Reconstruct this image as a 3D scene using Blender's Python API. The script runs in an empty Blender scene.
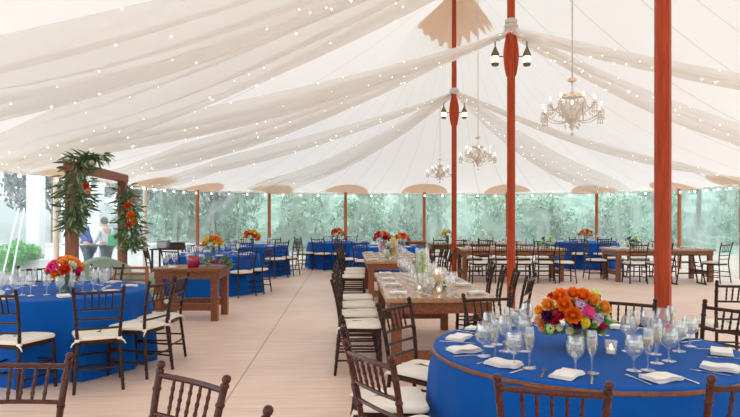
import bpy, math, random
from mathutils import Vector, Matrix
PI = math.pi
F, H, CX, HY = 610.0, 1.52, 370.0, 216.0
col = bpy.context.scene.collection
R = random.Random(7)

# ------------------------------------------------------------------ placing
def at(px, Y): return ((px - CX) / F * Y, Y)
def on(px, py, h=0.0):
    Y = F * (H - h) / (py - HY)
    return ((px - CX) / F * Y, Y)

# ------------------------------------------------------------------ materials
def newmat(name):
    m = bpy.data.materials.new(name); m.use_nodes = True
    nt = m.node_tree; nt.nodes.clear()
    out = nt.nodes.new('ShaderNodeOutputMaterial')
    return m, nt, out
def N(nt, t, **kw):
    n = nt.nodes.new(t)
    for k, v in kw.items():
        if k in n.inputs: n.inputs[k].default_value = v
        else: setattr(n, k, v)
    return n
def rgb(r, g, b): return (r, g, b, 1)
def principled(name, c, rough=.5, spec=.5, metal=0, c2=None, scale=(4, 4, 4), nscale=3, bump=0, emit=None, es=0, coat=0, sheen=0):
    m, nt, out = newmat(name)
    p = N(nt, 'ShaderNodeBsdfPrincipled')
    p.inputs['Base Color'].default_value = rgb(*c); p.inputs['Roughness'].default_value = rough
    p.inputs['Metallic'].default_value = metal; p.inputs['Specular IOR Level'].default_value = spec
    p.inputs['Coat Weight'].default_value = coat; p.inputs['Sheen Weight'].default_value = sheen
    if emit: p.inputs['Emission Color'].default_value = rgb(*emit); p.inputs['Emission Strength'].default_value = es
    nt.links.new(p.outputs[0], out.inputs[0])
    if c2 or bump:
        tc = N(nt, 'ShaderNodeTexCoord'); mp = N(nt, 'ShaderNodeMapping'); mp.inputs['Scale'].default_value = scale
        no = N(nt, 'ShaderNodeTexNoise'); no.inputs['Scale'].default_value = nscale; no.inputs['Detail'].default_value = 5
        nt.links.new(tc.outputs['Object'], mp.inputs[0]); nt.links.new(mp.outputs[0], no.inputs['Vector'])
        if c2:
            mx = N(nt, 'ShaderNodeMix'); mx.data_type = 'RGBA'
            mx.inputs[6].default_value = rgb(*c); mx.inputs[7].default_value = rgb(*c2)
            rp = N(nt, 'ShaderNodeMapRange'); rp.inputs[1].default_value = .35; rp.inputs[2].default_value = .65
            nt.links.new(no.outputs[0], rp.inputs[0]); nt.links.new(rp.outputs[0], mx.inputs[0]); nt.links.new(mx.outputs[2], p.inputs['Base Color'])
        if bump:
            b = N(nt, 'ShaderNodeBump'); b.inputs['Strength'].default_value = bump; b.inputs['Distance'].default_value = .01
            nt.links.new(no.outputs[0], b.inputs['Height']); nt.links.new(b.outputs[0], p.inputs['Normal'])
    return m
def cloth_tr(name, c, tr=.5, transp=0.0):
    m, nt, out = newmat(name)
    d = N(nt, 'ShaderNodeBsdfDiffuse', Color=rgb(*c)); t = N(nt, 'ShaderNodeBsdfTranslucent', Color=rgb(*c))
    mx = N(nt, 'ShaderNodeMixShader', Fac=tr); nt.links.new(d.outputs[0], mx.inputs[1]); nt.links.new(t.outputs[0], mx.inputs[2])
    last = mx
    if transp:
        tp = N(nt, 'ShaderNodeBsdfTransparent'); m2 = N(nt, 'ShaderNodeMixShader', Fac=transp)
        nt.links.new(mx.outputs[0], m2.inputs[1]); nt.links.new(tp.outputs[0], m2.inputs[2]); last = m2
    nt.links.new(last.outputs[0], out.inputs[0])
    return m, nt, d, t
def emitm(name, c, s):
    m, nt, out = newmat(name); e = N(nt, 'ShaderNodeEmission', Color=rgb(*c), Strength=s)
    nt.links.new(e.outputs[0], out.inputs[0]); return m
def glassm(name, tint=(.97, .98, .98), white=.06, k=1.0):
    m, nt, out = newmat(name)
    tp = N(nt, 'ShaderNodeBsdfTransparent', Color=rgb(*tint)); gl = N(nt, 'ShaderNodeBsdfGlossy', Color=rgb(1, 1, 1), Roughness=.03)
    lw = N(nt, 'ShaderNodeLayerWeight', Blend=.35)
    mr = N(nt, 'ShaderNodeMapRange'); mr.inputs[3].default_value = .06; mr.inputs[4].default_value = .75 * k
    nt.links.new(lw.outputs['Facing'], mr.inputs[0])
    mx = N(nt, 'ShaderNodeMixShader'); nt.links.new(mr.outputs[0], mx.inputs[0]); nt.links.new(tp.outputs[0], mx.inputs[1]); nt.links.new(gl.outputs[0], mx.inputs[2])
    df = N(nt, 'ShaderNodeBsdfDiffuse', Color=rgb(.9, .93, .92)); m2 = N(nt, 'ShaderNodeMixShader', Fac=white)
    nt.links.new(mx.outputs[0], m2.inputs[1]); nt.links.new(df.outputs[0], m2.inputs[2]); nt.links.new(m2.outputs[0], out.inputs[0])
    return m

M = {}
M['chair'] = principled('dark_walnut', (.022, .008, .005), .36, .3, c2=(.050, .016, .010), scale=(20, 20, 4), nscale=6)
M['mahog'] = principled('mahogany', (.045, .009, .006), .24, .40, c2=(.10, .020, .012), scale=(20, 20, 4), nscale=6)
M['mast'] = principled('stained_mast', (.50, .070, .018), .45, .22, c2=(.34, .040, .011), scale=(14, 14, .9), nscale=4, bump=.2)
M['pole'] = principled('side_pole_wood', (.50, .17, .06), .5, .4, c2=(.36, .10, .04), scale=(14, 14, 1), nscale=4)
M['palepole'] = principled('pale_pole', (.80, .66, .55), .5, .4)
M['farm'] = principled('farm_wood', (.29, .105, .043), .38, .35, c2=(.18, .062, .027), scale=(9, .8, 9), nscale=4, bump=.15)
M['farmtop_lit'] = principled('farm_wood_lit_top', (.50, .29, .17), .22, .7, c2=(.36, .18, .09), scale=(9, .8, 9), nscale=4, bump=.1)  # same farm wood, reflected light on the tops painted in as lighter brown
M['eucalypt'] = principled('dusty_green_leaf', (.06, .12, .05), .6, .2, c2=(.17, .24, .12), nscale=9)
M['arch'] = principled('weathered_wood', (.34, .14, .08), .6, .3, c2=(.22, .085, .05), scale=(9, 9, 1.2), nscale=4, bump=.3)
M['bench'] = principled('reddish_slat_wood', (.40, .13, .06), .45, .4)
M['blue'] = principled('royal_blue_cloth', (.002, .090, .40), .7, .08, bump=.12, scale=(60, 60, 60), nscale=8, sheen=.05)
M['cushion'] = principled('cream_cushion', (.93, .87, .76), .8, .2, bump=.1, scale=(8, 8, 8), nscale=3)
M['napkin'] = principled('white_linen', (.90, .88, .83), .85, .2, bump=.25, scale=(12, 12, 12), nscale=3)
M['steel'] = principled('cutlery_steel', (.75, .75, .76), .18, .5, metal=1)
M['brass'] = principled('aged_brass', (.15, .13, .055), .4, .5, metal=.4)
M['gold'] = principled('pale_gold', (.80, .62, .42), .3, .5, metal=.7)
M['iron'] = principled('dark_iron', (.03, .025, .02), .4)
M['sage'] = principled('sage_fabric', (.36, .47, .38), .9, .2, bump=.2, scale=(8, 8, 8))
M['white'] = principled('white_paint', (.85, .86, .86), .5)
M['tan'] , _nt, _d, _t = cloth_tr('tan_patch', (.86, .68, .53), .42)
M['rope'] = principled('rope', (.62, .57, .50), .8)
M['cord'] = principled('fine_cord', (.55, .50, .43), .8)
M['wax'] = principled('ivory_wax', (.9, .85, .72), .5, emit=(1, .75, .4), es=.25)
M['flame'] = emitm('flame', (1, .62, .25), 14)
M['fairy'] = emitm('fairy_glow', (1, .88, .62), 4.5)
M['bulb'] = emitm('bulb_glow', (1, .90, .70), 5)
M['lampglass'] = emitm('lantern_glow', (1, .82, .50), 2.6)
M['candlebulb'] = emitm('candle_bulb_glow', (1, .86, .65), 3)
M['glass'] = glassm('clear_glass', white=.05)
M['water'] = glassm('water', (.90, .93, .93), .16, .7)
M['wine'] = glassm('pale_wine', (.98, .93, .72), .12, .6)
M['vase'] = glassm('vase_glass', (.80, .88, .80), .10)
M['redglass'] = principled('ruby_glass', (.42, .01, .06), .1, .8)
M['crystal'] = glassm('crystal', (.93, .84, .76), .34, .9)
M['stems'] = principled('green_stems', (.05, .13, .03), .5)
LC = [(.05, .15, .035), (.09, .22, .05), (.16, .30, .09)]
M['leaf'] = principled('leaf_green', (.05, .15, .035), .5, .4, c2=(.14, .28, .08), nscale=6)
M['leafpale'] = principled('leaf_pale', (.22, .36, .14), .5, .4, c2=(.36, .46, .24), nscale=6)
FC = {'orange': (.95, .24, .015), 'lightorange': (.95, .40, .05), 'pink': (.72, .02, .19), 'red': (.60, .015, .06), 'yellow': (.90, .62, .02),
      'purple': (.13, .012, .12), 'lilac': (.50, .36, .55), 'cream': (.78, .76, .55), 'redorange': (.78, .085, .02), 'green': (.60, .78, .20), 'peach': (.9, .45, .25)}
for k, c in FC.items(): M['f_' + k] = principled('petal_' + k, c, .55, .3, c2=tuple(min(1, v * 1.25 + .01) for v in c), nscale=9)

# tent roof: woven sailcloth with stitched radial seams
m, nt, d, t = cloth_tr('sailcloth', (.88, .84, .79), .225)
uv = N(nt, 'ShaderNodeUVMap'); sx = N(nt, 'ShaderNodeSeparateXYZ'); nt.links.new(uv.outputs[0], sx.inputs[0])
mu = N(nt, 'ShaderNodeMath', operation='MULTIPLY'); mu.inputs[1].default_value = 72; nt.links.new(sx.outputs[0], mu.inputs[0])
fr = N(nt, 'ShaderNodeMath', operation='FRACT'); nt.links.new(mu.outputs[0], fr.inputs[0])
lt = N(nt, 'ShaderNodeMath', operation='LESS_THAN'); lt.inputs[1].default_value = .028; nt.links.new(fr.outputs[0], lt.inputs[0])
mx = N(nt, 'ShaderNodeMix'); mx.data_type = 'RGBA'; mx.inputs[6].default_value = rgb(.88, .845, .80); mx.inputs[7].default_value = rgb(.73, .70, .65)
nt.links.new(lt.outputs[0], mx.inputs[0])
for q in (d, t): nt.links.new(mx.outputs[2], q.inputs[0])
M['roof'] = m
M['drape'] = cloth_tr('sheer_drape', (.92, .90, .86), .68, .30)[0]
M['valance'] = cloth_tr('valance', (.88, .86, .82), .3)[0]

# clear vinyl wall: mostly clear, a milky bluish film with soft wrinkles
def vinyl(lo=.16, hi=.50):
    m, nt, out = newmat('clear_vinyl')
    tp = N(nt, 'ShaderNodeBsdfTransparent', Color=rgb(.97, 1.0, 1.0))
    d = N(nt, 'ShaderNodeBsdfDiffuse', Color=rgb(.70, .80, .80)); t = N(nt, 'ShaderNodeBsdfTranslucent', Color=rgb(.70, .80, .80))
    m1 = N(nt, 'ShaderNodeMixShader', Fac=.6); nt.links.new(d.outputs[0], m1.inputs[1]); nt.links.new(t.outputs[0], m1.inputs[2])
    tc = N(nt, 'ShaderNodeTexCoord'); mp = N(nt, 'ShaderNodeMapping'); mp.inputs['Scale'].default_value = (1.2, 1.2, .5)
    mp.inputs['Rotation'].default_value = (0, .5, .4)
    no = N(nt, 'ShaderNodeTexNoise'); no.inputs['Scale'].default_value = 1.3; no.inputs['Detail'].default_value = 7; no.inputs['Distortion'].default_value = 1.6
    nt.links.new(tc.outputs['Object'], mp.inputs[0]); nt.links.new(mp.outputs[0], no.inputs['Vector'])
    mr = N(nt, 'ShaderNodeMapRange'); mr.inputs[1].default_value = .35; mr.inputs[2].default_value = .7; mr.inputs[3].default_value = lo; mr.inputs[4].default_value = hi
    nt.links.new(no.outputs[0], mr.inputs[0])
    m2 = N(nt, 'ShaderNodeMixShader'); nt.links.new(mr.outputs[0], m2.inputs[0]); nt.links.new(tp.outputs[0], m2.inputs[1]); nt.links.new(m1.outputs[0], m2.inputs[2])
    gl = N(nt, 'ShaderNodeBsdfGlossy', Color=rgb(1, 1, 1), Roughness=.12); m3 = N(nt, 'ShaderNodeMixShader', Fac=.05)
    nt.links.new(m2.outputs[0], m3.inputs[1]); nt.links.new(gl.outputs[0], m3.inputs[2]); nt.links.new(m3.outputs[0], out.inputs[0])
    return m
M['vinyl'] = vinyl(); M['vinylclear'] = vinyl(.07, .28)

def floor_mat():
    m, nt, out = newmat('tan_floor')
    p = N(nt, 'ShaderNodeBsdfPrincipled'); p.inputs['Roughness'].default_value = .42; p.inputs['Specular IOR Level'].default_value = .45
    tc = N(nt, 'ShaderNodeTexCoord'); mp = N(nt, 'ShaderNodeMapping')
    mp.inputs['Rotation'].default_value = (0, 0, -.036); mp.inputs['Location'].default_value = (1.01, 0, 0)
    nt.links.new(tc.outputs['Object'], mp.inputs[0])
    no = N(nt, 'ShaderNodeTexNoise'); no.inputs['Scale'].default_value = .7; no.inputs['Detail'].default_value = 6; nt.links.new(mp.outputs[0], no.inputs['Vector'])
    mp2 = N(nt, 'ShaderNodeMapping'); mp2.inputs['Scale'].default_value = (1.5, 14, 1); nt.links.new(mp.outputs[0], mp2.inputs[0])
    n2 = N(nt, 'ShaderNodeTexNoise'); n2.inputs['Scale'].default_value = 1.2; n2.inputs['Detail'].default_value = 4; nt.links.new(mp2.outputs[0], n2.inputs['Vector'])
    ad = N(nt, 'ShaderNodeMath', operation='ADD'); nt.links.new(no.outputs[0], ad.inputs[0]); nt.links.new(n2.outputs[0], ad.inputs[1])
    mr = N(nt, 'ShaderNodeMapRange'); mr.inputs[1].default_value = .75; mr.inputs[2].default_value = 1.25; nt.links.new(ad.outputs[0], mr.inputs[0])
    mx = N(nt, 'ShaderNodeMix'); mx.data_type = 'RGBA'; mx.inputs[6].default_value = rgb(.76, .54, .43); mx.inputs[7].default_value = rgb(.92, .71, .59)
    nt.links.new(mr.outputs[0], mx.inputs[0])
    sp = N(nt, 'ShaderNodeSeparateXYZ'); nt.links.new(mp.outputs[0], sp.inputs[0])
    def seam(axis, period, w):
        a = N(nt, 'ShaderNodeMath', operation='DIVIDE'); a.inputs[1].default_value = period; nt.links.new(sp.outputs[axis], a.inputs[0])
        f = N(nt, 'ShaderNodeMath', operation='FRACT'); nt.links.new(a.outputs[0], f.inputs[0])
        l = N(nt, 'ShaderNodeMath', operation='LESS_THAN'); l.inputs[1].default_value = w / period; nt.links.new(f.outputs[0], l.inputs[0]); return l
    s1 = seam(0, 4.8, .016); s2 = seam(1, 4.84, .006)
    mxx = N(nt, 'ShaderNodeMath', operation='MAXIMUM'); nt.links.new(s1.outputs[0], mxx.inputs[0]); nt.links.new(s2.outputs[0], mxx.inputs[1])
    sc = N(nt, 'ShaderNodeMath', operation='MULTIPLY'); sc.inputs[1].default_value = .6; nt.links.new(mxx.outputs[0], sc.inputs[0])
    m2 = N(nt, 'ShaderNodeMix'); m2.data_type = 'RGBA'; m2.inputs[7].default_value = rgb(.20, .11, .075)
    nt.links.new(sc.outputs[0], m2.inputs[0]); nt.links.new(mx.outputs[2], m2.inputs[6]); nt.links.new(m2.outputs[2], p.inputs['Base Color'])
    nt.links.new(p.outputs[0], out.inputs[0]); return m
M['floor'] = floor_mat()
M['gravel'] = principled('pale_gravel', (.40, .34, .27), .9, .2, c2=(.32, .27, .21), nscale=3)
M['stone'] = principled('yard_stone', (.34, .35, .33), .9, .2, c2=(.20, .22, .20), nscale=1.5)
M['lawn'] = principled('lawn', (.10, .19, .12), .9, .2, c2=(.26, .36, .28), scale=(1, .35, 1), nscale=1.3)
M['treeleaf'] = principled('spring_leaf', (.20, .38, .23), .7, .2, c2=(.48, .62, .48), scale=(1, 1, 1), nscale=.6)
M['treeleaf2'] = principled('grey_green_leaf', (.30, .42, .39), .7, .2, c2=(.56, .66, .64), scale=(1, 1, 1), nscale=.6)
M['darkleaf'] = principled('dark_conifer_leaf', (.05, .075, .07), .7, .2, c2=(.60, .64, .64), scale=(1, 1, 1), nscale=2.2)
M['bushleaf'] = principled('boxwood_leaf', (.10, .42, .06), .7, .2, c2=(.22, .60, .13), nscale=3)
M['bark'] = principled('bark', (.22, .18, .15), .9, .1, c2=(.36, .32, .28), scale=(4, 4, 1), nscale=3)
M['denim'] = principled('blue_jacket', (.02, .07, .36), .8); M['trouser'] = principled('dark_trousers', (.02, .03, .07), .8)
M['shirt'] = principled('white_shirt', (.8, .82, .84), .8); M['skin'] = principled('skin', (.62, .36, .25), .5); M['hair'] = principled('hair', (.06, .035, .02), .6)
M['greenbag'] = principled('green_bag', (.03, .40, .16), .5)
M['graybin'] = principled('grey_plastic', (.40, .42, .42), .5)

# ------------------------------------------------------------------ mesh tools
class MB:
    def __init__(s): s.v, s.f = [], []
    def add(s, v, f, mat=None):
        o = len(s.v)
        s.v += [tuple(mat @ Vector(p)) if mat else tuple(p) for p in v]
        s.f += [tuple(i + o for i in q) for q in f]
        return s
    def merge(s, other, mat=None): return s.add(other.v, other.f, mat)
    def box(s, a, b, mat=None, bev=0.0):
        x0, y0, z0 = a; x1, y1, z1 = b
        if not bev:
            v = [(x, y, z) for z in (z0, z1) for y in (y0, y1) for x in (x0, x1)]
            return s.add(v, [(0, 2, 3, 1), (4, 5, 7, 6), (0, 1, 5, 4), (1, 3, 7, 5), (3, 2, 6, 7), (2, 0, 4, 6)], mat)
        c = min(bev, (x1 - x0) / 3, (y1 - y0) / 3, (z1 - z0) / 3)
        rings = []
        for z, k in ((z0, c), (z0 + c, 0), (z1 - c, 0), (z1, c)):
            X0, X1, Y0, Y1 = x0 + k, x1 - k, y0 + k, y1 - k
            rings.append([(X0 + c, Y0, z), (X1 - c, Y0, z), (X1, Y0 + c, z), (X1, Y1 - c, z), (X1 - c, Y1, z), (X0 + c, Y1, z), (X0, Y1 - c, z), (X0, Y0 + c, z)])
        return s.loft(rings, mat=mat)
    def loft(s, rings, caps=True, mat=None, closed=True):
        n = len(rings[0]); v = [p for r in rings for p in r]; f = []
        for k in range(len(rings) - 1):
            for i in range(n if closed else n - 1):
                j = (i + 1) % n; f.append((k * n + i, k * n + j, (k + 1) * n + j, (k + 1) * n + i))
        if caps: f.append(tuple(range(n))[::-1]); f.append(tuple((len(rings) - 1) * n + i for i in range(n)))
        return s.add(v, f, mat)
    def lathe(s, prof, n=16, mat=None, caps=False):
        rings = [[(r * math.cos(2 * PI * i / n), r * math.sin(2 * PI * i / n), z) for i in range(n)] for r, z in prof]
        return s.loft(rings, caps, mat)
    def tube(s, pts, rad, n=8, mat=None, caps=True):
        P = [Vector(p) for p in pts]
        if not hasattr(rad, '__len__'): rad = [rad] * len(P)
        rings = []; up = None
        for i, p in enumerate(P):
            t = (P[min(i + 1, len(P) - 1)] - P[max(i - 1, 0)])
            t = t.normalized() if t.length > 1e-9 else Vector((0, 0, 1))
            if up is None:
                up = Vector((0, 0, 1)) if abs(t.z) < .9 else Vector((1, 0, 0))
            a = t.cross(up); a = a.normalized() if a.length > 1e-6 else t.orthogonal().normalized()
            b = a.cross(t).normalized(); up = b
            rings.append([tuple(p + rad[i] * (a * math.cos(2 * PI * k / n) + b * math.sin(2 * PI * k / n))) for k in range(n)])
        return s.loft(rings, caps, mat)
    def sphere(s, c, r, n=8, m=6, mat=None, sq=(1, 1, 1)):
        rings = []
        for j in range(m + 1):
            a = -PI / 2 + PI * j / m; rr = max(math.cos(a), .02) * r
            rings.append([(c[0] + sq[0] * rr * math.cos(2 * PI * i / n), c[1] + sq[1] * rr * math.sin(2 * PI * i / n), c[2] + sq[2] * r * math.sin(a)) for i in range(n)])
        return s.loft(rings, True, mat)
    def mesh(s, name, mat, smooth=True):
        me = bpy.data.meshes.new(name); me.from_pydata(s.v, [], s.f)
        if mat: me.materials.append(M[mat] if isinstance(mat, str) else mat)
        if smooth:
            me.polygons.foreach_set('use_smooth', [True] * len(me.polygons))
            try: me.set_sharp_from_angle(angle=math.radians(42))
            except Exception: pass
        me.update(); return me

def link(name, me, parent=None, loc=None, rz=0):
    o = bpy.data.objects.new(name, me); col.objects.link(o)
    if parent: o.parent = parent
    if loc: o.location = loc
    if rz: o.rotation_euler = (0, 0, rz)
    return o
def part(name, mb, mat, parent, label=None, smooth=True):
    o = link(name, mb.mesh(name, mat, smooth), parent)
    if label: o['label'] = label
    return o
def thing(name, label, cat, loc=(0, 0, 0), rz=0, group=None):
    o = link(name, None, None, loc, rz); o.empty_display_size = .1
    o['label'] = label; o['category'] = cat
    if group: o['group'] = group
    return o
def tag(o, label, cat, group=None, kind=None):
    o['label'] = label; o['category'] = cat
    if group: o['group'] = group
    if kind: o['kind'] = kind
    return o
def struct(name, mb, mat, smooth=True, label=None):
    o = link(name, mb.mesh(name, mat, smooth)); o['kind'] = 'structure'
    if label: o['label'] = label
    return o
def copy_tree(o, parent=None):
    c = o.copy(); col.objects.link(c); c.parent = parent
    for ch in kids.get(o.name, []): copy_tree(ch, c)
    return c
kids = {}
def index_kids(root):
    for o in bpy.data.objects:
        if o.parent: kids.setdefault(o.parent.name, []) if o in kids.get(o.parent.name, []) else kids.setdefault(o.parent.name, []).append(o)
_used = set()
class Proto:
    """first use moves the source itself, later uses copy the whole tree"""
    def __init__(s, root): s.root = root; s.used = False
    def put(s, loc, rz, label, cat=None, group=None, scale=None):
        if s.used: o = copy_tree(s.root)
        else: o = s.root; s.used = True
        o.location = loc; o.rotation_euler = (0, 0, rz); o['label'] = label
        if cat: o['category'] = cat
        if group: o['group'] = group
        elif 'group' in o: del o['group']
        if scale: o.scale = (scale,) * 3 if not hasattr(scale, '__len__') else scale
        return o
def reg(root):
    kids[root.name] = [c for c in bpy.data.objects if c.parent == root]
    for c in kids[root.name]:
        g = [x for x in bpy.data.objects if x.parent == c]
        if g: kids[c.name] = g
    return Proto(root)

# ------------------------------------------------------------------ tent shape
MASTS = [(2.70, -4.6), (2.55, .2), (2.40, 5.0), (2.22, 9.6), (2.04, 14.8)]
EAVE = 2.3
POSTS = [(-6.05, 11.6), (-5.7, 15.3), (-5.2, 18.25), (-3.3, 19.8), (-.85, 20.7), (1.83, 20.7), (4.66, 20.7), (7.37, 19.8), (8.95, 17.6), (9.0, 14.7),
         (9.2, 11), (9.4, 7.5), (9.5, 4), (9.4, .5), (8.8, -3), (7.6, -6), (5.4, -8), (2.9, -8.7), (.2, -8), (-2.4, -6.5), (-4.4, -4), (-5.6, -.5), (-5.95, 3), (-6.05, 7.3)]
SUB = 8
def catmull(P, sub):
    out = []; n = len(P)
    for i in range(n):
        a, b, c, d = (Vector(P[(i + k) % n]) for k in (-1, 0, 1, 2))
        for s in range(sub):
            t = s / sub
            out.append(.5 * ((2 * b) + (c - a) * t + (2 * a - 5 * b + 4 * c - d) * t * t + (3 * b - a - 3 * c + d) * t ** 3))
    return out
PER = catmull(POSTS, SUB)                      # perimeter, POSTS[i] = PER[i*SUB]
A0, A1 = Vector(MASTS[0]), Vector(MASTS[-1])
AX = (A1 - A0); AL = AX.length; AX = AX / AL
MS = [(Vector(m) - A0).dot(AX) for m in MASTS]
PK = 7.3
def ridge(s):
    s = max(0, min(AL, s))
    for k in range(4):
        if MS[k] <= s <= MS[k + 1] + 1e-6:
            u = (s - MS[k]) / (MS[k + 1] - MS[k]); return 6.55 + (PK - 6.55) * abs(2 * u - 1) ** 2.0
    return PK
def prof(t):
    q = max(0, 1 - t); return .4 * q + .6 * q ** 2.45
def roofz(x, y):
    p = Vector((x, y)); s = max(0, min(AL, (p - A0).dot(AX))); a = A0 + AX * s
    d = p - a; L = d.length
    if L < 1e-4: return ridge(s)
    d /= L; best = 1e9; n = len(PER)
    for i in range(n):
        e0, e1 = PER[i], PER[(i + 1) % n]; e = e1 - e0
        den = d.x * e.y - d.y * e.x
        if abs(den) < 1e-9: continue
        w = e0 - a; tt = (w.x * e.y - w.y * e.x) / den; uu = (w.x * d.y - w.y * d.x) / den
        if tt > 0 and -1e-6 <= uu <= 1 + 1e-6: best = min(best, tt)
    t = min(1, L / best)
    return EAVE + (ridge(s) - EAVE) * prof(t)

# roof mesh with UVs
NP, NT = len(PER), 28
v, f = [], []
for i, p in enumerate(PER):
    s = max(0, min(AL, (p - A0).dot(AX))); a = A0 + AX * s; z = ridge(s)
    for j in range(NT + 1):
        t = (j / NT) ** 1.3; q = a.lerp(p, t)
        v.append((q.x, q.y, EAVE + (z - EAVE) * prof(t)))
for i in range(NP):
    k = (i + 1) % NP
    for j in range(NT): f.append((i * (NT + 1) + j, i * (NT + 1) + j + 1, k * (NT + 1) + j + 1, k * (NT + 1) + j))
me = bpy.data.meshes.new('ceiling'); me.from_pydata(v, [], f); me.materials.append(M['roof'])
uvl = me.uv_layers.new(name='UVMap').data; li = 0
for i in range(NP):
    for j in range(NT):
        for (a, b) in ((i, j), (i, j + 1), (i + 1, j + 1), (i + 1, j)):
            uvl[li].uv = (a / NP, b / NT); li += 1
me.polygons.foreach_set('use_smooth', [True] * len(me.polygons))
o = link('ceiling', me); o['kind'] = 'structure'; o['label'] = 'peaked white sailcloth tent roof with radiating seams'

# clear sidewalls + valance
def wall(name, i0, i1):
    w = MB(); va = []; n = len(PER)
    idx = [k % n for k in range(i0 * SUB, i1 * SUB + 1)]
    r0, r1 = [], []
    for c, k in enumerate(idx):
        p = PER[k]; q = PER[(k + 1) % n]; d = (q - p).normalized(); nn = Vector((d.y, -d.x)); w_ = .02 * math.sin(c * 2.4)
        r0.append((p.x + nn.x * w_, p.y + nn.y * w_, 0)); r1.append((p.x, p.y, EAVE))
    w.loft([r0, r1], False, closed=False)
    return struct(name, w, 'vinylclear' if name == 'wall_left' else 'vinyl', label='clear vinyl tent sidewall')
wall('wall_left', 20, 25); wall('wall_back', 1, 8); wall('wall_right', 8, 15); wall('wall_front', 15, 20)
# the part of the left wall from 24 wraps to post 2
va = MB(); n = len(PER)
rr = [[(p.x, p.y, EAVE + dz) for p in PER] for dz in (-.045, .0)]
va.loft(rr, False)
struct('trim_1', va, 'valance', label='white valance hem along the tent eave')

# floor and grounds
g = MB(); g.add([(p.x, p.y, 0) for p in PER], [tuple(range(len(PER)))])
struct('floor', g, 'floor', label='tan panelled tent floor with long seams')
def ring(r0, r1, z0, z1, n=64, a0=0, a1=360):
    mb = MB(); a, b = [], []
    for i in range(n + (a1 - a0 < 360)):
        an = math.radians(a0 + (a1 - a0) * i / n); a.append((2 + r0 * math.cos(an), 7 + r0 * math.sin(an), z0)); b.append((2 + r1 * math.cos(an), 7 + r1 * math.sin(an), z1))
    mb.loft([a, b], False, closed=a1 - a0 >= 360); return mb
g = ring(.5, 22, -.03, -.05); o = struct('ground', g, 'gravel', label='pale gravel around the tent')
g = ring(22, 34, -.05, 1.0, 64, 118, 330); g.merge(ring(34, 60, 1.0, 3, 64, 118, 330)); struct('courtyard', g, 'stone', label='pale grey yard left of the tent')
g = ring(22, 34, -.05, 1.0, 64, -30, 118); g.merge(ring(34, 60, 1.0, 6, 64, -30, 118)); o = struct('lawn', g, 'lawn', label='green lawn rising behind the tent')

# eave patches and mast crowns
def patch(cx, cy, inward, r, name, zig=False):
    mb = MB(); v = []; nrad = 5; na = 24
    a0 = math.atan2(inward[1], inward[0])
    for j in range(nrad + 1):
        for i in range(na + 1):
            an = a0 - PI / 2 + PI * i / na; rr = r * j / nrad
            k = .55 + .45 * abs(math.sin(PI * i / na)); x = cx + rr * math.cos(an) * 1; y = cy + rr * math.sin(an)
            v.append((x, y, roofz(x, y) - .03))
    f = [(j * (na + 1) + i, j * (na + 1) + i + 1, (j + 1) * (na + 1) + i + 1, (j + 1) * (na + 1) + i) for j in range(nrad) for i in range(na)]
    mb.add(v, f); return struct(name, mb, 'tan', label='tan reinforcing patch on the roof above a side pole')
nt_ = 2
for i, p in enumerate(POSTS):
    if i > 9 and i < 21: continue
    tgt = A0 + AX * max(0, min(AL, (Vector(p) - A0).dot(AX))); d = (tgt - Vector(p)).normalized()
    patch(p[0] + d.x * .04, p[1] + d.y * .04, (d.x, d.y), .78, 'trim_%d' % nt_); nt_ += 1
for k, mpos in enumerate(MASTS[2:]):
    mb = MB(); v = []; na = 96; nr = 5
    for j in range(nr + 1):
        for i in range(na):
            an = 2 * PI * i / na; zz = (abs((i % 4) - 2) / 2.0)
            rmax = .86 + .13 * zz + .04 * math.sin(i * 1.7); rr = .10 + (rmax - .10) * j / nr
            x = mpos[0] + rr * math.cos(an); y = mpos[1] + rr * math.sin(an)
            v.append((x, y, roofz(x, y) - .05))
    mb.add(v, [(j * na + i, j * na + (i + 1) % na, (j + 1) * na + (i + 1) % na, (j + 1) * na + i) for j in range(nr) for i in range(na)])
    struct('trim_%d' % nt_, mb, 'tan', label='tan zigzag-edged crown patch at a mast peak'); nt_ += 1

# ------------------------------------------------------------------ masts
ML = {1: 'reddish wooden tent mast outside the view', 2: 'thickest reddish wooden tent mast, behind the blue table with the flower bouquet',
      3: 'middle reddish wooden mast with two lanterns, behind the long farm table', 4: 'thinnest and farthest reddish wooden mast, under the tan zigzag crown'}
def lantern(x, y, z, side, label):
    t = thing('wall_lantern', label, 'lantern', (x, y, z))
    s = side
    part('bracket', MB().tube([(-s * .17, 0, 0), (-s * .10, 0, .0), (-s * .06, 0, .0)], .010, 6), 'brass', t)
    part('cap', MB().lathe([(.004, .24), (.012, .22), (.01, .16), (.022, .13), (.03, .11), (.062, .04), (.066, .02), (.06, .0)], 14), 'brass', t)
    part('hanger', MB().tube([(0, 0, .23), (-s * .03, 0, .27), (-s * .08, 0, .24)], .005, 5), 'brass', t)
    gl = part('glass_shade', MB().lathe([(.056, 0), (.058, -.05), (.052, -.10), (.01, -.10)], 14), 'lampglass', t)
    part('base', MB().lathe([(.01, -.10), (.058, -.10), (.06, -.135), (.045, -.15), (.01, -.15)], 14), 'brass', t)
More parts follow.
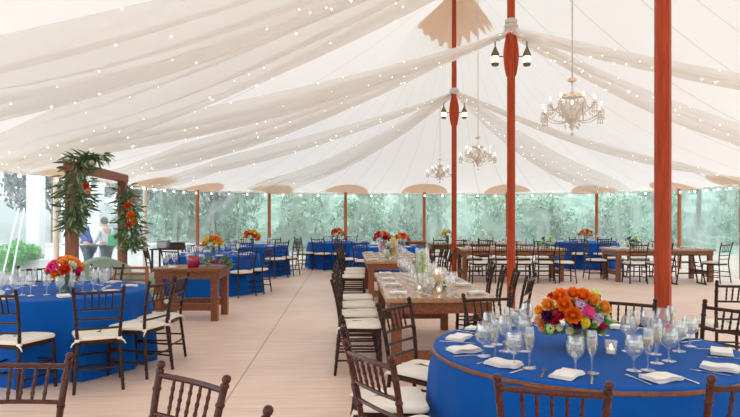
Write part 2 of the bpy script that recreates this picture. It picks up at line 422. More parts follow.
for k in range(1, 5):
    x, y = MASTS[k]; t = thing('tent_mast', ML[k], 'tent pole', (x, y, 0))
    tilt = .025 if k == 3 else 0
    part('shaft', MB().loft([[(rr * math.cos(2 * PI * (i + .5) / 8) * 1.08, rr * math.sin(2 * PI * (i + .5) / 8) * 1.08, z) for i in range(8)] for rr, z in ((.060, 0), (.060, 2), (.058, 5), (.045, 7.28))], mat=None), 'mast', t, smooth=False)
    part('base_plate', MB().box((-.12, -.12, 0), (.12, .12, .02)), 'iron', t)
    if k == 1: continue
    # curved cheek boards of the lantern bracket
    for s in (-1, 1):
        cb = MB(); rings = []
        for q in range(9):
            u = q / 8; z = 3.72 + .66 * u; w = .012 + .045 * math.sin(PI * u)
            rings.append([(s * (.06), -.035, z), (s * (.06 + w), -.03, z), (s * (.06 + w), .03, z), (s * .06, .035, z)])
        cb.loft(rings); part('cheek_board', cb, 'mast', t)
    part('collar', MB().lathe([(.075, 4.62), (.10, 4.60), (.10, 4.56), (.078, 4.54), (.078, 4.52), (.095, 4.50), (.075, 4.48)], 14), 'rope', t, 'pale rope lashing')
    for s in (-1, 1):
        side = 'left' if s < 0 else 'right'
        nm = {2: 'first', 3: 'middle', 4: 'farthest'}[k]
        if k == 2: continue
        lantern(x + s * .25, y, 4.03, s, 'brass lantern glowing on the %s side of the %s mast' % (side, nm))

# side poles
SPL = {0: 'pale tent side pole beyond the left round table, by the greenery arch', 1: 'pale tent side pole just right of the greenery arch',
       2: 'orange-brown side pole behind the magenta vase table', 3: 'orange-brown side pole between the two left blue tables at the clear wall',
       4: 'orange-brown side pole above the red-orange flowers at the far wall', 5: 'orange-brown side pole directly behind the tall green vase',
       6: 'far side pole hidden mostly by the middle mast', 7: 'orange-brown side pole behind the distant blue table on the right',
       8: 'orange-brown side pole right of the thick front mast', 9: 'side pole at the right edge of the view by the clear wall', 23: 'side pole of the left wall nearest the viewer'}
for i, lb in SPL.items():
    p = POSTS[i]; d = (Vector((2, 9)) - Vector(p)).normalized() * .1
    t = thing('side_pole', lb, 'tent pole', (p[0] + d.x, p[1] + d.y, 0))
    part('shaft', MB().lathe([(.055, 0), (.055, 1.2), (.05, EAVE + .02)], 12, caps=True), 'palepole' if i in (0, 1, 23) else 'pole', t)
    part('pin', MB().lathe([(.012, EAVE), (.012, EAVE + .05)], 8, caps=True), 'iron', t)

# ------------------------------------------------------------------ drapes with fairy lights
def drape(a, b, sag, w0, w1, label, seed, nl=60, folds=4, lights=True, twist=0.0):
    r = random.Random(seed); A, B = Vector(a), Vector(b); d = (B - A); d.z = 0; d.normalize(); side = Vector((-d.y, d.x, 0))
    n, mres = 44, 26; v = []
    grid = {}
    for i in range(n + 1):
        t = i / n; c = A.lerp(B, t); c.z -= sag * 4 * t * (1 - t)
        w = w0 + (w1 - w0) * min(1, t / .8) ** .8
        for j in range(mres + 1):
            s = j / mres * 2 - 1
            amp = (.02 + .05 * (w / max(w1, .01)))
            ph = seed * 1.3 + .8 * math.sin(t * 3 + seed)
            zz = -amp * math.cos(folds * PI * s + ph) - .12 * w * (1 - s * s) * math.sin(PI * min(1, t * 1.1)) + .03 * math.sin(11 * s + 5 * t)
            x = c.x + side.x * s * w / 2; y = c.y + side.y * s * w / 2
            z = c.z + zz + twist * s * w * math.sin(PI * t)
            if t > .05: z = min(z, roofz(x, y) - .05 - .03 * (1 + math.cos(folds * PI * s + ph)))
            grid[i, j] = (x, y, z); v.append((x, y, z))
    f = [(i * (mres + 1) + j, i * (mres + 1) + j + 1, (i + 1) * (mres + 1) + j + 1, (i + 1) * (mres + 1) + j) for i in range(n) for j in range(mres)]
    mb = MB().add(v, f); o = link('ceiling_drape', mb.mesh('ceiling_drape', 'drape')); tag(o, label, 'drape')
    if lights:
        lb = MB()
        for _ in range(nl):
            i = min(n, int(r.random() ** .9 * n)); j = int(mres * min(1, max(0, r.gauss(.5, .3))))
            x, y, z = grid[i, j]; lb.sphere((x, y, z - .012), .0045 + .004 * r.random(), 5, 4)
        o2 = link('fairy_lights', lb.mesh('fairy_lights', 'fairy'))
        tag(o2, 'fairy lights along the ' + label, 'fairy lights', kind='stuff')
Z4 = 4.42
m1, m2, m3 = MASTS[2], MASTS[3], MASTS[4]
drape((m1[0], m1[1], Z4), (-5.85, 6.4, 2.42), .16, .18, 2.0, 'widest white drape sweeping across the upper left roof', 1, 80, 5)
drape((m1[0], m1[1], Z4), (-6.0, 9.4, 2.42), .22, .18, 1.9, 'white drape below the widest one at the upper left', 2, 70, 4)
drape((m2[0], m2[1], Z4), (-6.0, 9.9, 2.42), .22, .18, 1.5, 'white drape running left from the middle mast', 3, 80, 4)
drape((m2[0], m2[1], Z4), (-5.9, 13.2, 2.42), .25, .18, 1.3, 'lower white drape going left from the middle mast towards the arch', 4, 60, 3)
drape((m3[0], m3[1], Z4 + .1), (-5.75, 15.6, 2.42), .2, .18, 1.5, 'white drape going left from the farthest mast to the side wall', 5, 60, 3)
drape((m3[0], m3[1], Z4 + .1), (-3.4, 19.5, 2.42), .3, .18, 1.5, 'white drape going left from the farthest mast to the back wall', 6, 16, 3)
drape((m2[0], m2[1], Z4), (9.2, 7.2, 2.5), .18, .16, .8, 'uppermost white drape on the right, behind the thick mast', 7, 90, 2)
drape((m2[0], m2[1], Z4), (8.95, 11.2, 2.45), .28, .16, 1.1, 'middle white drape on the right, behind the chandelier', 8, 90, 2)
drape((m3[0], m3[1], Z4 + .1), (8.8, 14.4, 2.42), .22, .16, .9, 'lowest white drape on the right, reaching the right wall', 9, 70, 2)
drape((m3[0], m3[1], Z4 + .1), (7.6, 19.3, 2.42), .28, .16, 1.5, 'white drape going right from the farthest mast to the back wall', 10, 60, 3)
for k, mm in ((0, m1), (1, m2), (2, m3)):
    kb = MB(); kb.lathe([(.065, Z4 - .07), (.10, Z4 - .06), (.115, Z4 - .03), (.105, Z4), (.118, Z4 + .03), (.10, Z4 + .06), (.065, Z4 + .07)], 16)
    o = link('drape_knot', kb.mesh('drape_knot', 'drape'), None, (mm[0], mm[1], 0.05 if k < 2 else .12)); tag(o, 'gathered white fabric knot wrapped round the %s mast' % ('thick front', 'middle', 'farthest')[k], 'drape')

# eave string lights
t = thing('string_light', 'string of warm globe bulbs hung along the clear wall eave', 'string light')
cab = MB(); pts = []
cnt = 0; per2 = [PER[k % NP] for k in range(22 * SUB, 34 * SUB)]
acc = 0; last = None; bulb_mesh = MB().sphere((0, 0, 0), .026, 10, 8).mesh('bulb', 'bulb')
for k in range(len(per2)):
    p = per2[k]; d = (Vector((2, 9)) - p).normalized() * .16; q = p + d
    if last is not None:
        seg = (q - last).length; u = 0
        while acc + seg - u >= .60:
            u += .60 - acc if acc else .60
            if u > seg: break
            w = last.lerp(q, u / seg); pts.append((w.x, w.y, EAVE - .10)); acc = 0
        acc = acc + seg - u if u else acc + seg
    last = q
cp = []
for i, p in enumerate(pts):
    cp.append((p[0], p[1], p[2] + .06))
    b = link('bulb', bulb_mesh, t, (p[0], p[1], p[2]))
    if i + 1 < len(pts): q = pts[i + 1]; cp.append(((p[0] + q[0]) / 2, (p[1] + q[1]) / 2, p[2] + .04))
part('cable', MB().tube(cp, .006, 4), 'cord', t)

# ------------------------------------------------------------------ chandeliers
def crystal(mb, c, s=.012):
    x, y, z = c; mb.loft([[(x + s * k * math.cos(a), y + s * k * math.sin(a), z + dz) for a in (0, 1.57, 3.14, 4.71)] for k, dz in ((.1, s * 1.4), (1, 0), (.1, -s * 2.6))])
def chandelier(name, label, x, y, ztop, R0, narm, label2=None):
    k = R0 / .37; t = thing(name, label, 'chandelier', (x, y, ztop))
    part('chain', MB().tube([(0, 0, 0), (0, 0, roofz(x, y) - ztop - .02)], .008, 6), 'rope', t)
    part('canopy', MB().lathe([(.01, .02), (.055 * k, 0), (.05 * k, -.03), (.012, -.04)], 14), 'gold', t)
    part('column', MB().lathe([(.012, -.04), (.012, -.14), (.05 * k, -.19 * k), (.06 * k, -.22 * k), (.03, -.25 * k), (.10 * k, -.33 * k), (.115 * k, -.41 * k), (.08 * k, -.50 * k), (.03 * k, -.55 * k), (.012, -.62 * k)], 16), 'crystal', t)
    part('crown_ring', MB().lathe([(.11 * k, -.20 * k), (.125 * k, -.19 * k), (.12 * k, -.22 * k), (.11 * k, -.20 * k)], 18), 'gold', t)
    arm = MB(); dr = MB(); can = MB(); arms = []
    for i in range(narm):
        a = 2 * PI * i / narm + .2; ca, sa = math.cos(a), math.sin(a)
        rr = R0 if i % 2 == 0 else R0 * .68; zz = -.42 * k if i % 2 == 0 else -.30 * k
        P = [(.03 * ca, .03 * sa, -.48 * k), (rr * .35 * ca, rr * .35 * sa, zz - .13 * k), (rr * .75 * ca, rr * .75 * sa, zz - .10 * k), (rr * ca, rr * sa, zz)]
        Q = []
        for s in range(9):
            u = s / 8; Q.append(tuple((1 - u) ** 3 * P[0][q] + 3 * u * (1 - u) ** 2 * P[1][q] + 3 * u * u * (1 - u) * P[2][q] + u ** 3 * P[3][q] for q in range(3)))
        am = MB().tube(Q, .0075 * k, 6); am.lathe([(.004, -.012), (.034 * k, 0), (.03 * k, .008), (.012, .01), (.011, .05), (.004, .052)], 10, Matrix.Translation(P[3]))
        ao = part('arm', am, 'crystal', t)
        part('candle_bulb', MB().sphere((P[3][0], P[3][1], P[3][2] + .075), .010 * k + .002, 8, 8, sq=(1, 1, 2.2)), 'candlebulb', ao)
        cm = MB()
        for s in range(6):
            b = 2 * PI * s / 6
            for q in range(3): crystal(cm, (P[3][0] + .03 * k * math.cos(b), P[3][1] + .03 * k * math.sin(b), P[3][2] - .02 - q * .035 * k), .009)
        # swag of beads back to the crown
        for s in range(1, 12):
            u = s / 12; r2 = .12 * k + (rr - .12 * k) * u; z2 = -.20 * k + (zz + .20 * k) * u - .10 * k * math.sin(PI * u)
            crystal(cm, (r2 * ca, r2 * sa, z2), .009)
        part('crystal_drops', cm, 'crystal', ao)
    bd = MB()
    for i in range(40):
        a = i * 2.4; u = (i % 10) / 10; rr = .02 + .11 * k * math.sin(PI * (.15 + .8 * u)); crystal(bd, (rr * math.cos(a), rr * math.sin(a), -.58 * k + .34 * k * u), .012)
    bd.sphere((0, 0, -.66 * k), .022 * k, 8, 6)
    part('pendant_beads', bd, 'crystal', t)
chandelier('crystal_chandelier', 'largest crystal chandelier, hanging right of the middle mast', 2.42, 7.3, 3.16, .37, 12)
chandelier('crystal_chandelier', 'mid-sized crystal chandelier hanging between the two farther masts', 2.16, 12.2, 3.10, .36, 10)
chandelier('crystal_chandelier', 'smallest and farthest crystal chandelier, left of the farthest mast', 1.94, 16.9, 3.10, .36, 8)

# ------------------------------------------------------------------ chairs
def ringed(L, r, nodes, n=8, taper=1.0):
    """profile list along 0..L with turned rings"""
    out = [(r, 0)]
    for q in nodes: out += [(r, q - .010), (r * 1.32, q - .004), (r * 1.32, q + .004), (r, q + .010)]
    out.append((r * taper, L)); return out
def along(a, b, prof, n=8):
    A, B = Vector(a), Vector(b); d = (B - A).normalized(); mt = Matrix.Translation(A) @ d.to_track_quat('Z', 'Y').to_matrix().to_4x4()
    L = (B - A).length; return MB().lathe([(r, min(z, L)) for r, z in prof], n, mt, caps=True)
def post_pt(s, z):    # rear post centreline, facing +Y
    if z < .44: u = z / .44; return Vector((s * (.195 - .028 * u), -.235 + .05 * u, z))
    u = (z - .44) / .48; return Vector((s * (.167 + .034 * u), -.185 - .02 * u - .065 * u * u, z))
def chair_proto(kind, mat):
    full = kind == 'near'
    t = thing('chiavari_chair', 'chair', 'chair')
    nseg = 10 if full else 6
    for s in (-1, 1):
        zs = [i * .92 / 22 for i in range(23)] if full else [0, .2, .44, .6, .75, .92]
        pts, rad = [], []
        for z in zs: pts.append(tuple(post_pt(s, z))); rad.append(.0145)
        if full:
            pts2, rad2 = [], []
            nodes = [.09, .21, .33, .50, .60, .70, .81]
            zz = sorted([(z, .0145) for z in [i * .05 for i in range(18)]] + [(q + dz, rr) for q in nodes for dz, rr in ((-.009, .0145), (-.003, .0185), (.003, .0185), (.009, .0145))])
            for z, rr in zz: pts2.append(tuple(post_pt(s, z))); rad2.append(rr)
            for z, rr in ((.868, .0145), (.876, .0175), (.884, .0175), (.889, .012), (.897, .0165), (.907, .0175), (.916, .013), (.920, .005)): pts2.append(tuple(post_pt(s, z))); rad2.append(rr)
            pts, rad = pts2, rad2
        else: pts.append(tuple(post_pt(s, .93))); rad.append(.010)
        part('rear_leg', MB().tube(pts, rad, nseg if full else 5), mat, t)
        pr = ringed(.43, .015, [.09, .21, .33]) if full else [(.015, 0), (.015, .43)]
        part('front_leg', along((s * .200, .205, 0), (s * .188, .19, .43), pr, 8 if full else 5), mat, t)
    def rail(z, r, bow=.012):
        a, b = post_pt(-1, z), post_pt(1, z); P = []
        for i in range(9 if full else 3):
            u = i / (8 if full else 2); p = a.lerp(b, u); p.y -= bow * 4 * u * (1 - u); P.append(tuple(p))
        return MB().tube(P, r, 8 if full else 5)
    if full:
        part('top_rail', rail(.862, .0125, .015), mat, t)
        for z in (.715, .63, .545): part('back_rail', rail(z, .0098), mat, t)
        for i in range(5):
            x = (i - 2) * .053; top = Vector((x * 1.04, post_pt(1, .86).y - .012, .86)); bot = Vector((x * .98, post_pt(1, .715).y - .010, .715))
            part('spindle', along(bot, top, ringed(.145, .0068, [.036, .072, .108]), 7), mat, t)
        for y0, z in ((.198, .14), (.196, .25)):
            part('stretcher', MB().tube([(-.193, y0, z), (.193, y0, z)], .0095, 7), mat, t)
        for s in (-1, 1):
            for z in (.14, .25):
                p = post_pt(s, z); part('stretcher', MB().tube([tuple(p), (s * .193, .2, z)], .0095, 7), mat, t)
        p, q = post_pt(-1, .2), post_pt(1, .2); part('stretcher', MB().tube([tuple(p), tuple(q)], .0095, 7), mat, t)
    else:
        bm = rail(.865, .013, .012)
        for z in (.715, .63, .545): bm.merge(rail(z, .010, .01))
        for i in range(5):
            x = (i - 2) * .053; bm.tube([(x, post_pt(1, .715).y, .715), (x * 1.04, post_pt(1, .86).y, .86)], .0075, 4)
        part('backrest', bm, mat, t)
        st = MB()
        for z in (.14, .25):
            st.tube([(-.193, .198, z), (.193, .198, z)], .010, 4)
            for s in (-1, 1): st.tube([tuple(post_pt(s, z)), (s * .193, .2, z)], .010, 4)
        part('stretchers', st, mat, t)
    def outline(k, z, n=8, bulge=0):
        P = []; W0, W1, D0, D1 = .168 + k, .205 + k, -.185 - k, .205 + k; r = .05
        cs = [(-W0, D0), (W0, D0), (W1, D1), (-W1, D1)]
        for i, (cx_, cy_) in enumerate(cs):
            base = -PI + i * PI / 2
            sx_ = 1 if cx_ > 0 else -1; sy_ = 1 if cy_ > 0 else -1
            for q in range(5):
                a = base + q / 4 * PI / 2; P.append((cx_ - sx_ * r + r * math.cos(a), cy_ - sy_ * r + r * math.sin(a), z))
        return P
    part('seat_frame', MB().loft([outline(-.006, .405), outline(0, .412), outline(0, .435), outline(-.006, .44)]), mat, t)
    part('seat_cushion', MB().loft([outline(-.012, .44), outline(.006, .447), outline(.010, .462), outline(.002, .478), outline(-.03, .487), outline(-.09, .491), outline(-.14, .492)]), 'cushion', t)
    if full:
        for s in (-1, 1):
            p = post_pt(s, .447); tb = MB(); tb.lathe([(.021, -.012), (.024, 0), (.021, .012)], 10, Matrix.Translation((p.x, p.y, .45)))
            tb.tube([(p.x, p.y - .02, .45), (p.x + s * .035, p.y - .03, .43), (p.x + s * .05, p.y - .028, .40)], [.006, .007, .004], 5)
            part('cushion_tie', tb, 'cushion', t)
    return t
near = reg(chair_proto('near', 'chair')); nearM = reg(chair_proto('near', 'mahog')); far = reg(chair_proto('far', 'chair'))
def chair(x, y, face, label, kind='near', group=None):
    """(x,y) = top-back centre of the backrest; face = point or direction it looks to"""
    d = Vector(face) - Vector((x, y)) if isinstance(face, tuple) and len(face) == 2 else Vector(face[:2])
    d.normalize(); rz = math.atan2(-d.x, d.y)
    p = Vector((x, y)) + d * .255
    pr = {'near': near, 'mahog': nearM, 'far': far}[kind]
    return pr.put((p.x, p.y, 0), rz, label, 'chair', group)
T1 = Vector((1.25, 3.58)); T2 = Vector((-3.28, 6.36)); T0 = (-1.5, 1.3)
T4 = Vector((-3.16, 12.3)); T5 = Vector((-3.08, 15.9)); T6 = Vector((-.92, 18.1)); T7 = Vector((.45, 15.6)); T8 = Vector((6.4, 18.1))
def tt(v): return (v.x, v.y)
D = lambda x, y: (x, y, 0)
chair(.68, 2.28, (T1.x - .2, T1.y), 'glossy mahogany chair seen from behind, in front of the flower bouquet table', 'mahog')
chair(1.49, 2.34, (T1.x + .1, T1.y), 'mahogany chair back cut off by the lower right corner of the view', 'mahog')
chair(-.005, 2.80, tt(T1), 'large dark chair left of the front blue table, nearest of that side, cream seat showing', 'mahog')
chair(-.15, 3.5, tt(T1), 'dark chair seen side-on, just behind the nearest chair left of the front blue table', 'near')
chair(.18, 4.36, tt(T1), 'dark chair standing in front of the long farm table, turned to the front blue table', 'near')
chair(.92, 4.78, tt(T1), 'dark chair facing the viewer behind the glasses of the front blue table', 'near')
chair(1.91, 4.55, tt(T1), 'dark chair behind the bouquet, beside the thick front mast', 'near')
chair(2.50, 4.22, tt(T1), 'dark chair with long diagonal rail at the right of the front blue table', 'near')
chair(*at(739, 5.7), D(.1, 1), 'dark chair cut by the right edge, behind the chair right of the front table', 'near')
chair(-1.52, 2.67, T0, 'reddish chair back in the lower left corner of the view', 'mahog')
chair(-.71, 2.41, T0, 'reddish tilted chair back at the bottom edge, between lower left corner and centre', 'mahog')
chair(-.265, 1.74, T0, 'chair showing only the round knob of one post at the bottom edge', 'mahog')
chair(*at(99, 5.24), D(-.48, 1), 'dark chair in full view in front of the left round table, facing its flowers', 'near')
chair(-3.09, 5.03, D(.2, 1), 'dark chair cut by the left edge, in front of the left round table', 'near')
chair(*at(162, 5.85), D(-1, .32), 'dark chair at the right of the left round table, nearer of two', 'near')
chair(*at(181, 6.4), D(-1, .05), 'dark chair at the right of the left round table, farther of two', 'near')
chair(*at(107, 7.65), tt(T2), 'chair behind the left round table, right of its bouquet', 'near')
chair(*at(37, 7.5), tt(T2), 'chair behind the left round table, left of its bouquet', 'near')
A = 'far'
chair(-2.28, 11.4, tt(T4), 'far dark chair in front of the mid-left blue table, right of the sweetheart table', A)
chair(-2.0, 12.05, tt(T4), 'far dark chair at the right side of the blue table with orange flowers', A)
chair(-3.66, 11.15, tt(T4), 'far dark chair between the sweetheart table and the blue table with orange flowers', A)
chair(-4.27, 11.6, tt(T4), 'far dark chair left of the blue table with orange flowers, nearest the arch', A)
chair(-3.9, 13.5, tt(T4), 'far chair behind the blue table with orange flowers, left one', A)
chair(-3.1, 13.6, tt(T4), 'far chair behind the blue table with orange flowers, right one', A)
chair(-2.15, 14.9, tt(T5), 'far chair at the front right of the second blue table on the left', A)
chair(-3.0, 14.6, tt(T5), 'far chair at the front of the second blue table on the left', A)
chair(-1.84, 15.5, tt(T5), 'far chair facing left between the two distant blue tables, nearer one', A)
chair(-2.05, 17.35, tt(T6), 'far chair facing right to the centre-left far blue table', A)
chair(-1.45, 16.92, tt(T6), 'far chair in front of the centre-left far blue table, left one', A)
chair(-.85, 16.85, tt(T6), 'far chair in front of the centre-left far blue table, right one', A)
chair(-1.3, 19.35, tt(T6), 'far chair behind the centre-left far blue table, left one', A)
chair(-.6, 19.4, tt(T6), 'far chair behind the centre-left far blue table, right one', A)
chair(-3.5, 17.15, tt(T5), 'far chair behind the second blue table on the left, left one', A)
chair(-2.7, 17.2, tt(T5), 'far chair behind the second blue table on the left, right one', A)
chair(-.78, 14.9, tt(T7), 'far chair at the left of the small visible blue corner behind the farm tables', A)
chair(-.25, 14.2, tt(T7), 'far chair in front of the small visible blue corner behind the farm tables', A)
ordn = ['nearest', 'second', 'third', 'farthest']
for i, y in enumerate((6.0, 6.65, 7.3, 7.95)):
    chair(-.36 - .0377 * (y - 6), y, D(1, .03), 'dark chair on the left side of the long farm table, %s of four' % ordn[i], 'near')
    chair(1.66 - .0377 * (y - 6), 6.32 + .52 * i, D(-1, .12 + .4 * (i == 0)), 'dark chair on the right side of the long farm table, %s of four' % ordn[i], 'near')
for i, y in enumerate((10.75, 11.45, 12.15)):
    chair(-.56, y, D(1, 0), 'dark chair on the left of the second farm table, %s of three' % ('nearest', 'middle', 'farthest')[i], A)
    chair(1.44, y, D(-1, 0), 'dark chair on the right of the second farm table, %s of three' % ('nearest', 'middle', 'farthest')[i], A)
for i, x in enumerate((2.5, 3.02, 3.50, 3.98, 4.46)):
    chair(x, 13.72, D(0.02, 1), 'far chair before the farm table behind the middle mast, %s from the left' % ('first', 'second', 'third', 'fourth', 'fifth')[i], A)
for i, x in enumerate((2.6, 3.2, 3.8, 4.4)):
    chair(x, 15.65, D(0, -1), 'far chair behind the farm table of the middle mast, %s from its left end' % ('first', 'second', 'third', 'fourth')[i], A)
chair(5.98, 13.55, D(.03, 1), 'far chair in front of the right-hand farm table, just left of the thick mast', A)
chair(6.55, 13.6, D(.03, 1), 'far chair partly hidden by the thick mast at the right-hand farm table', A)
chair(5.2, 14.75, D(1, 0), 'far chair at the left end of the right-hand farm table', A)
chair(8.02, 13.72, D(-.45, .9), 'far chair at the right end of the right-hand farm table, against the green wall', A)
for i, x in enumerate((6.1, 6.75, 7.4)):
    chair(x, 15.6, D(0, -1), 'far chair behind the right-hand farm table, %s of three' % ('left one', 'middle one', 'right one')[i], A)
chair(5.75, 16.95, tt(T8), 'far chair in front of the right distant blue table, left one', A)
chair(6.5, 16.9, tt(T8), 'far chair in front of the right distant blue table, right one', A)
chair(7.5, 17.6, tt(T8), 'far chair right of the right distant blue table', A)
for i, x in enumerate((1.9, 2.5, 3.1)):
    chair(x, 16.35, D(0, 1), 'distant chair at the farm table by the back wall, %s' % ('left one', 'middle one', 'right one')[i], A)
chair(.95, 18.45, D(0, 1), 'distant chair at the dark table against the back wall', A)

# ------------------------------------------------------------------ tables
def round_table(c, label, clabel, seed, nf=14, R0=.915, amp0=.10):
    t = thing('round_table', label, 'table', (c.x, c.y, 0))
    part('tabletop', MB().lathe([(.001, .715), (.88, .715), (.89, .725), (.89, .74), (.001, .745)], 32), 'farm', t)
    for k in range(4):
        a = PI / 4 + k * PI / 2; part('leg', MB().tube([(.5 * math.cos(a), .5 * math.sin(a), 0), (.45 * math.cos(a), .45 * math.sin(a), .715)], .02, 6), 'iron', t)
    r = random.Random(seed); n = 144; rings = []
    ph = [r.random() * 6 for _ in range(5)]
    def wav(a): return (lambda q: 1 - 2 * abs(math.sin(q / 2)) ** .8)(nf * a + ph[0] + 1.2 * math.sin(3 * a + ph[1])) + .5 * math.sin((nf // 2 + 1) * a + ph[2])
    for rr, z in ((.001, .752), (.3, .752), (.6, .752), (.85, .752), (R0 - .02, .751), (R0 - .004, .745), (R0 + .004, .730), (R0 + .008, .69)):
        rings.append([(rr * math.cos(2 * PI * i / n), rr * math.sin(2 * PI * i / n), z) for i in range(n)])
    for k in range(1, 11):
        u = k / 10; z = .69 - .685 * u; amp = amp0 * u ** .45; ring_ = []
        for i in range(n):
            a = 2 * PI * i / n; rr = R0 + .014 + .03 * u + amp * (.30 + wav(a) * .5); ring_.append((rr * math.cos(a), rr * math.sin(a), z))
        rings.append(ring_)
    cl = link('tablecloth', MB().loft(rings, False).mesh('tablecloth', 'blue'), None, (c.x, c.y, .0)); tag(cl, clabel, 'tablecloth')
    return cl
round_table(T1, 'round banquet table under the front blue cloth', 'royal blue tablecloth of the big front table with the bright bouquet', 1, 24, .875, .036)
round_table(T2, 'round banquet table under the left blue cloth', 'royal blue floor-length tablecloth of the left round table beside the arch', 2)
round_table(T4, 'round table under the blue cloth right of the sweetheart table', 'blue tablecloth of the mid-left round table behind the sweetheart table', 3)
round_table(T5, 'round table under the second far blue cloth on the left', 'blue tablecloth of the second far round table on the left, behind the orange flowers', 4)
round_table(T6, 'round table under the far blue cloth below the red-orange flowers', 'blue tablecloth of the far centre-left round table with red-orange flowers', 5)
round_table(T7, 'round table mostly hidden behind the second farm table', 'blue tablecloth peeking out left of the second farm table', 6)
round_table(T8, 'round table of the distant blue cloth at right', 'blue tablecloth of the distant round table in the gap between two right farm tables', 7)

def farm_table(x0, x1, y0, y1, label, skew=0.0, center=None, leg=.095, top='farmtop_lit', long='y'):
    cx_, cy_ = (x0 + x1) / 2, (y0 + y1) / 2; t = thing('farm_table', label, 'table', (cx_, cy_, 0), skew)
    w, l = (x1 - x0) / 2, (y1 - y0) / 2
    tp = MB(); nb = 6
    if long == 'y':
        for i in range(nb): a = -w + 2 * w * i / nb; tp.box((a + .001, -l, .715), (a + 2 * w / nb - .001, l, .76), bev=.004)
    else:
        for i in range(nb): a = -l + 2 * l * i / nb; tp.box((-w, a + .001, .715), (w, a + 2 * l / nb - .001, .76), bev=.004)
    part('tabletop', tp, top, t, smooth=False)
    ap = MB(); e = .05
    for s in (-1, 1):
        ap.box((-w + e, s * (l - e) - .015, .61), (w - e, s * (l - e) + .015, .715)); ap.box((s * (w - e) - .015, -l + e, .61), (s * (w - e) + .015, l - e, .715))
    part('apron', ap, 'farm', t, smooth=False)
    for sx_ in (-1, 1):
        for sy_ in (-1, 1):
            X, Y = sx_ * (w - e - leg / 2), sy_ * (l - e - leg / 2)
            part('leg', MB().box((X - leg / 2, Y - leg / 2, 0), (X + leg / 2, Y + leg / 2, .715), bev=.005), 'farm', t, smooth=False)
    X = w - e - leg
    if w > .45:
        for sy_ in (-1, 1):
            Y = sy_ * (l - e - leg / 2)
            if long == 'y': part('stretcher', MB().box((-X, Y - .03, .15), (X, Y + .03, .25), bev=.004), 'farm', t, smooth=False)
        if long != 'y':
            for s in (-1, 1): part('stretcher', MB().box((s * (w - e - leg / 2) - .03, -l + e + leg, .15), (s * (w - e - leg / 2) + .03, l - e - leg, .25)), 'farm', t, smooth=False)
    return t
farm_table(.105, 1.135, 5.65, 8.25, 'long brown farm table in the centre, set with napkins and a tall green vase', .0377)
farm_table(-.12, .92, 10.25, 12.85, 'second brown farm table beyond the first, with yellow and red flowers', .0377)
farm_table(-3.15, -2.15, 8.75, 9.55, 'small square brown sweetheart table with a magenta vase', 0, top='farm', leg=.10)
farm_table(2.1, 4.55, 14.1, 15.1, 'brown farm table crossing behind the middle mast', 0, long='x')
farm_table(5.62, 7.92, 13.95, 14.95, 'brown farm table at the right behind the thick mast', 0, long='x')
farm_table(1.65, 4.1, 16.7, 17.6, 'distant brown farm table behind the row of the middle mast', 0, long='x')
farm_table(.75, 1.75, 18.75, 19.5, 'dark distant table against the back wall, right of the second farm table', 0, long='x')
# service table left
t = thing('service_table', 'small dark service table by the clear wall left of the orange flowers', 'table', (-4.65, 14.4, 0))
part('tabletop', MB().box((-.45, -.3, .73), (.35, .3, .76), bev=.004), 'chair', t)
for a in (-.4, .3):
    for b in (-.25, .25): part('leg', MB().box((a - .02, b - .02, 0), (a + .02, b + .02, .73)), 'chair', t)
t = thing('storage_box', 'pale grey box standing on the small dark service table', 'box', (-4.85, 14.4, .76))
part('body', MB().box((-.14, -.15, 0), (.10, .15, .17), bev=.012), 'graybin', t); part('lid', MB().box((-.15, -.16, .17), (.11, .16, .19), bev=.006), 'graybin', t)
t = thing('crate', 'dark crate standing beside the pale box on the service table', 'box', (-4.55, 14.4, .76))
part('body', MB().box((-.13, -.13, 0), (.14, .13, .12), bev=.008), 'chair', t); part('rim', MB().box((-.14, -.14, .12), (.15, .14, .14), bev=.004), 'chair', t)

# high chair under the right farm table
t = thing('high_chair', 'dark wooden high chair on runners, in front of the right-hand farm table', 'high chair', (7.08, 13.62, 0))
for s in (-1, 1):
    side = MB()
    for yy in (-.16, .16): side.tube([(s * .32, yy, .02), (s * .20, yy * .8, .66)], .016, 6)
    side.tube([(s * .32, -.20, .018), (s * .32, .20, .018)], .018, 6); side.tube([(s * .25, -.14, .40), (s * .25, .14, .40)], .012, 6)
    part('side_frame', side, 'chair', t)
part('seat', MB().box((-.19, -.14, .48), (.19, .14, .50), bev=.006), 'chair', t)
part('footrest', MB().box((-.27, -.16, .24), (.27, -.13, .27)), 'chair', t)
part('rear_rail', MB().tube([(-.21, .13, .64), (.21, .13, .64)], .014, 6), 'chair', t)

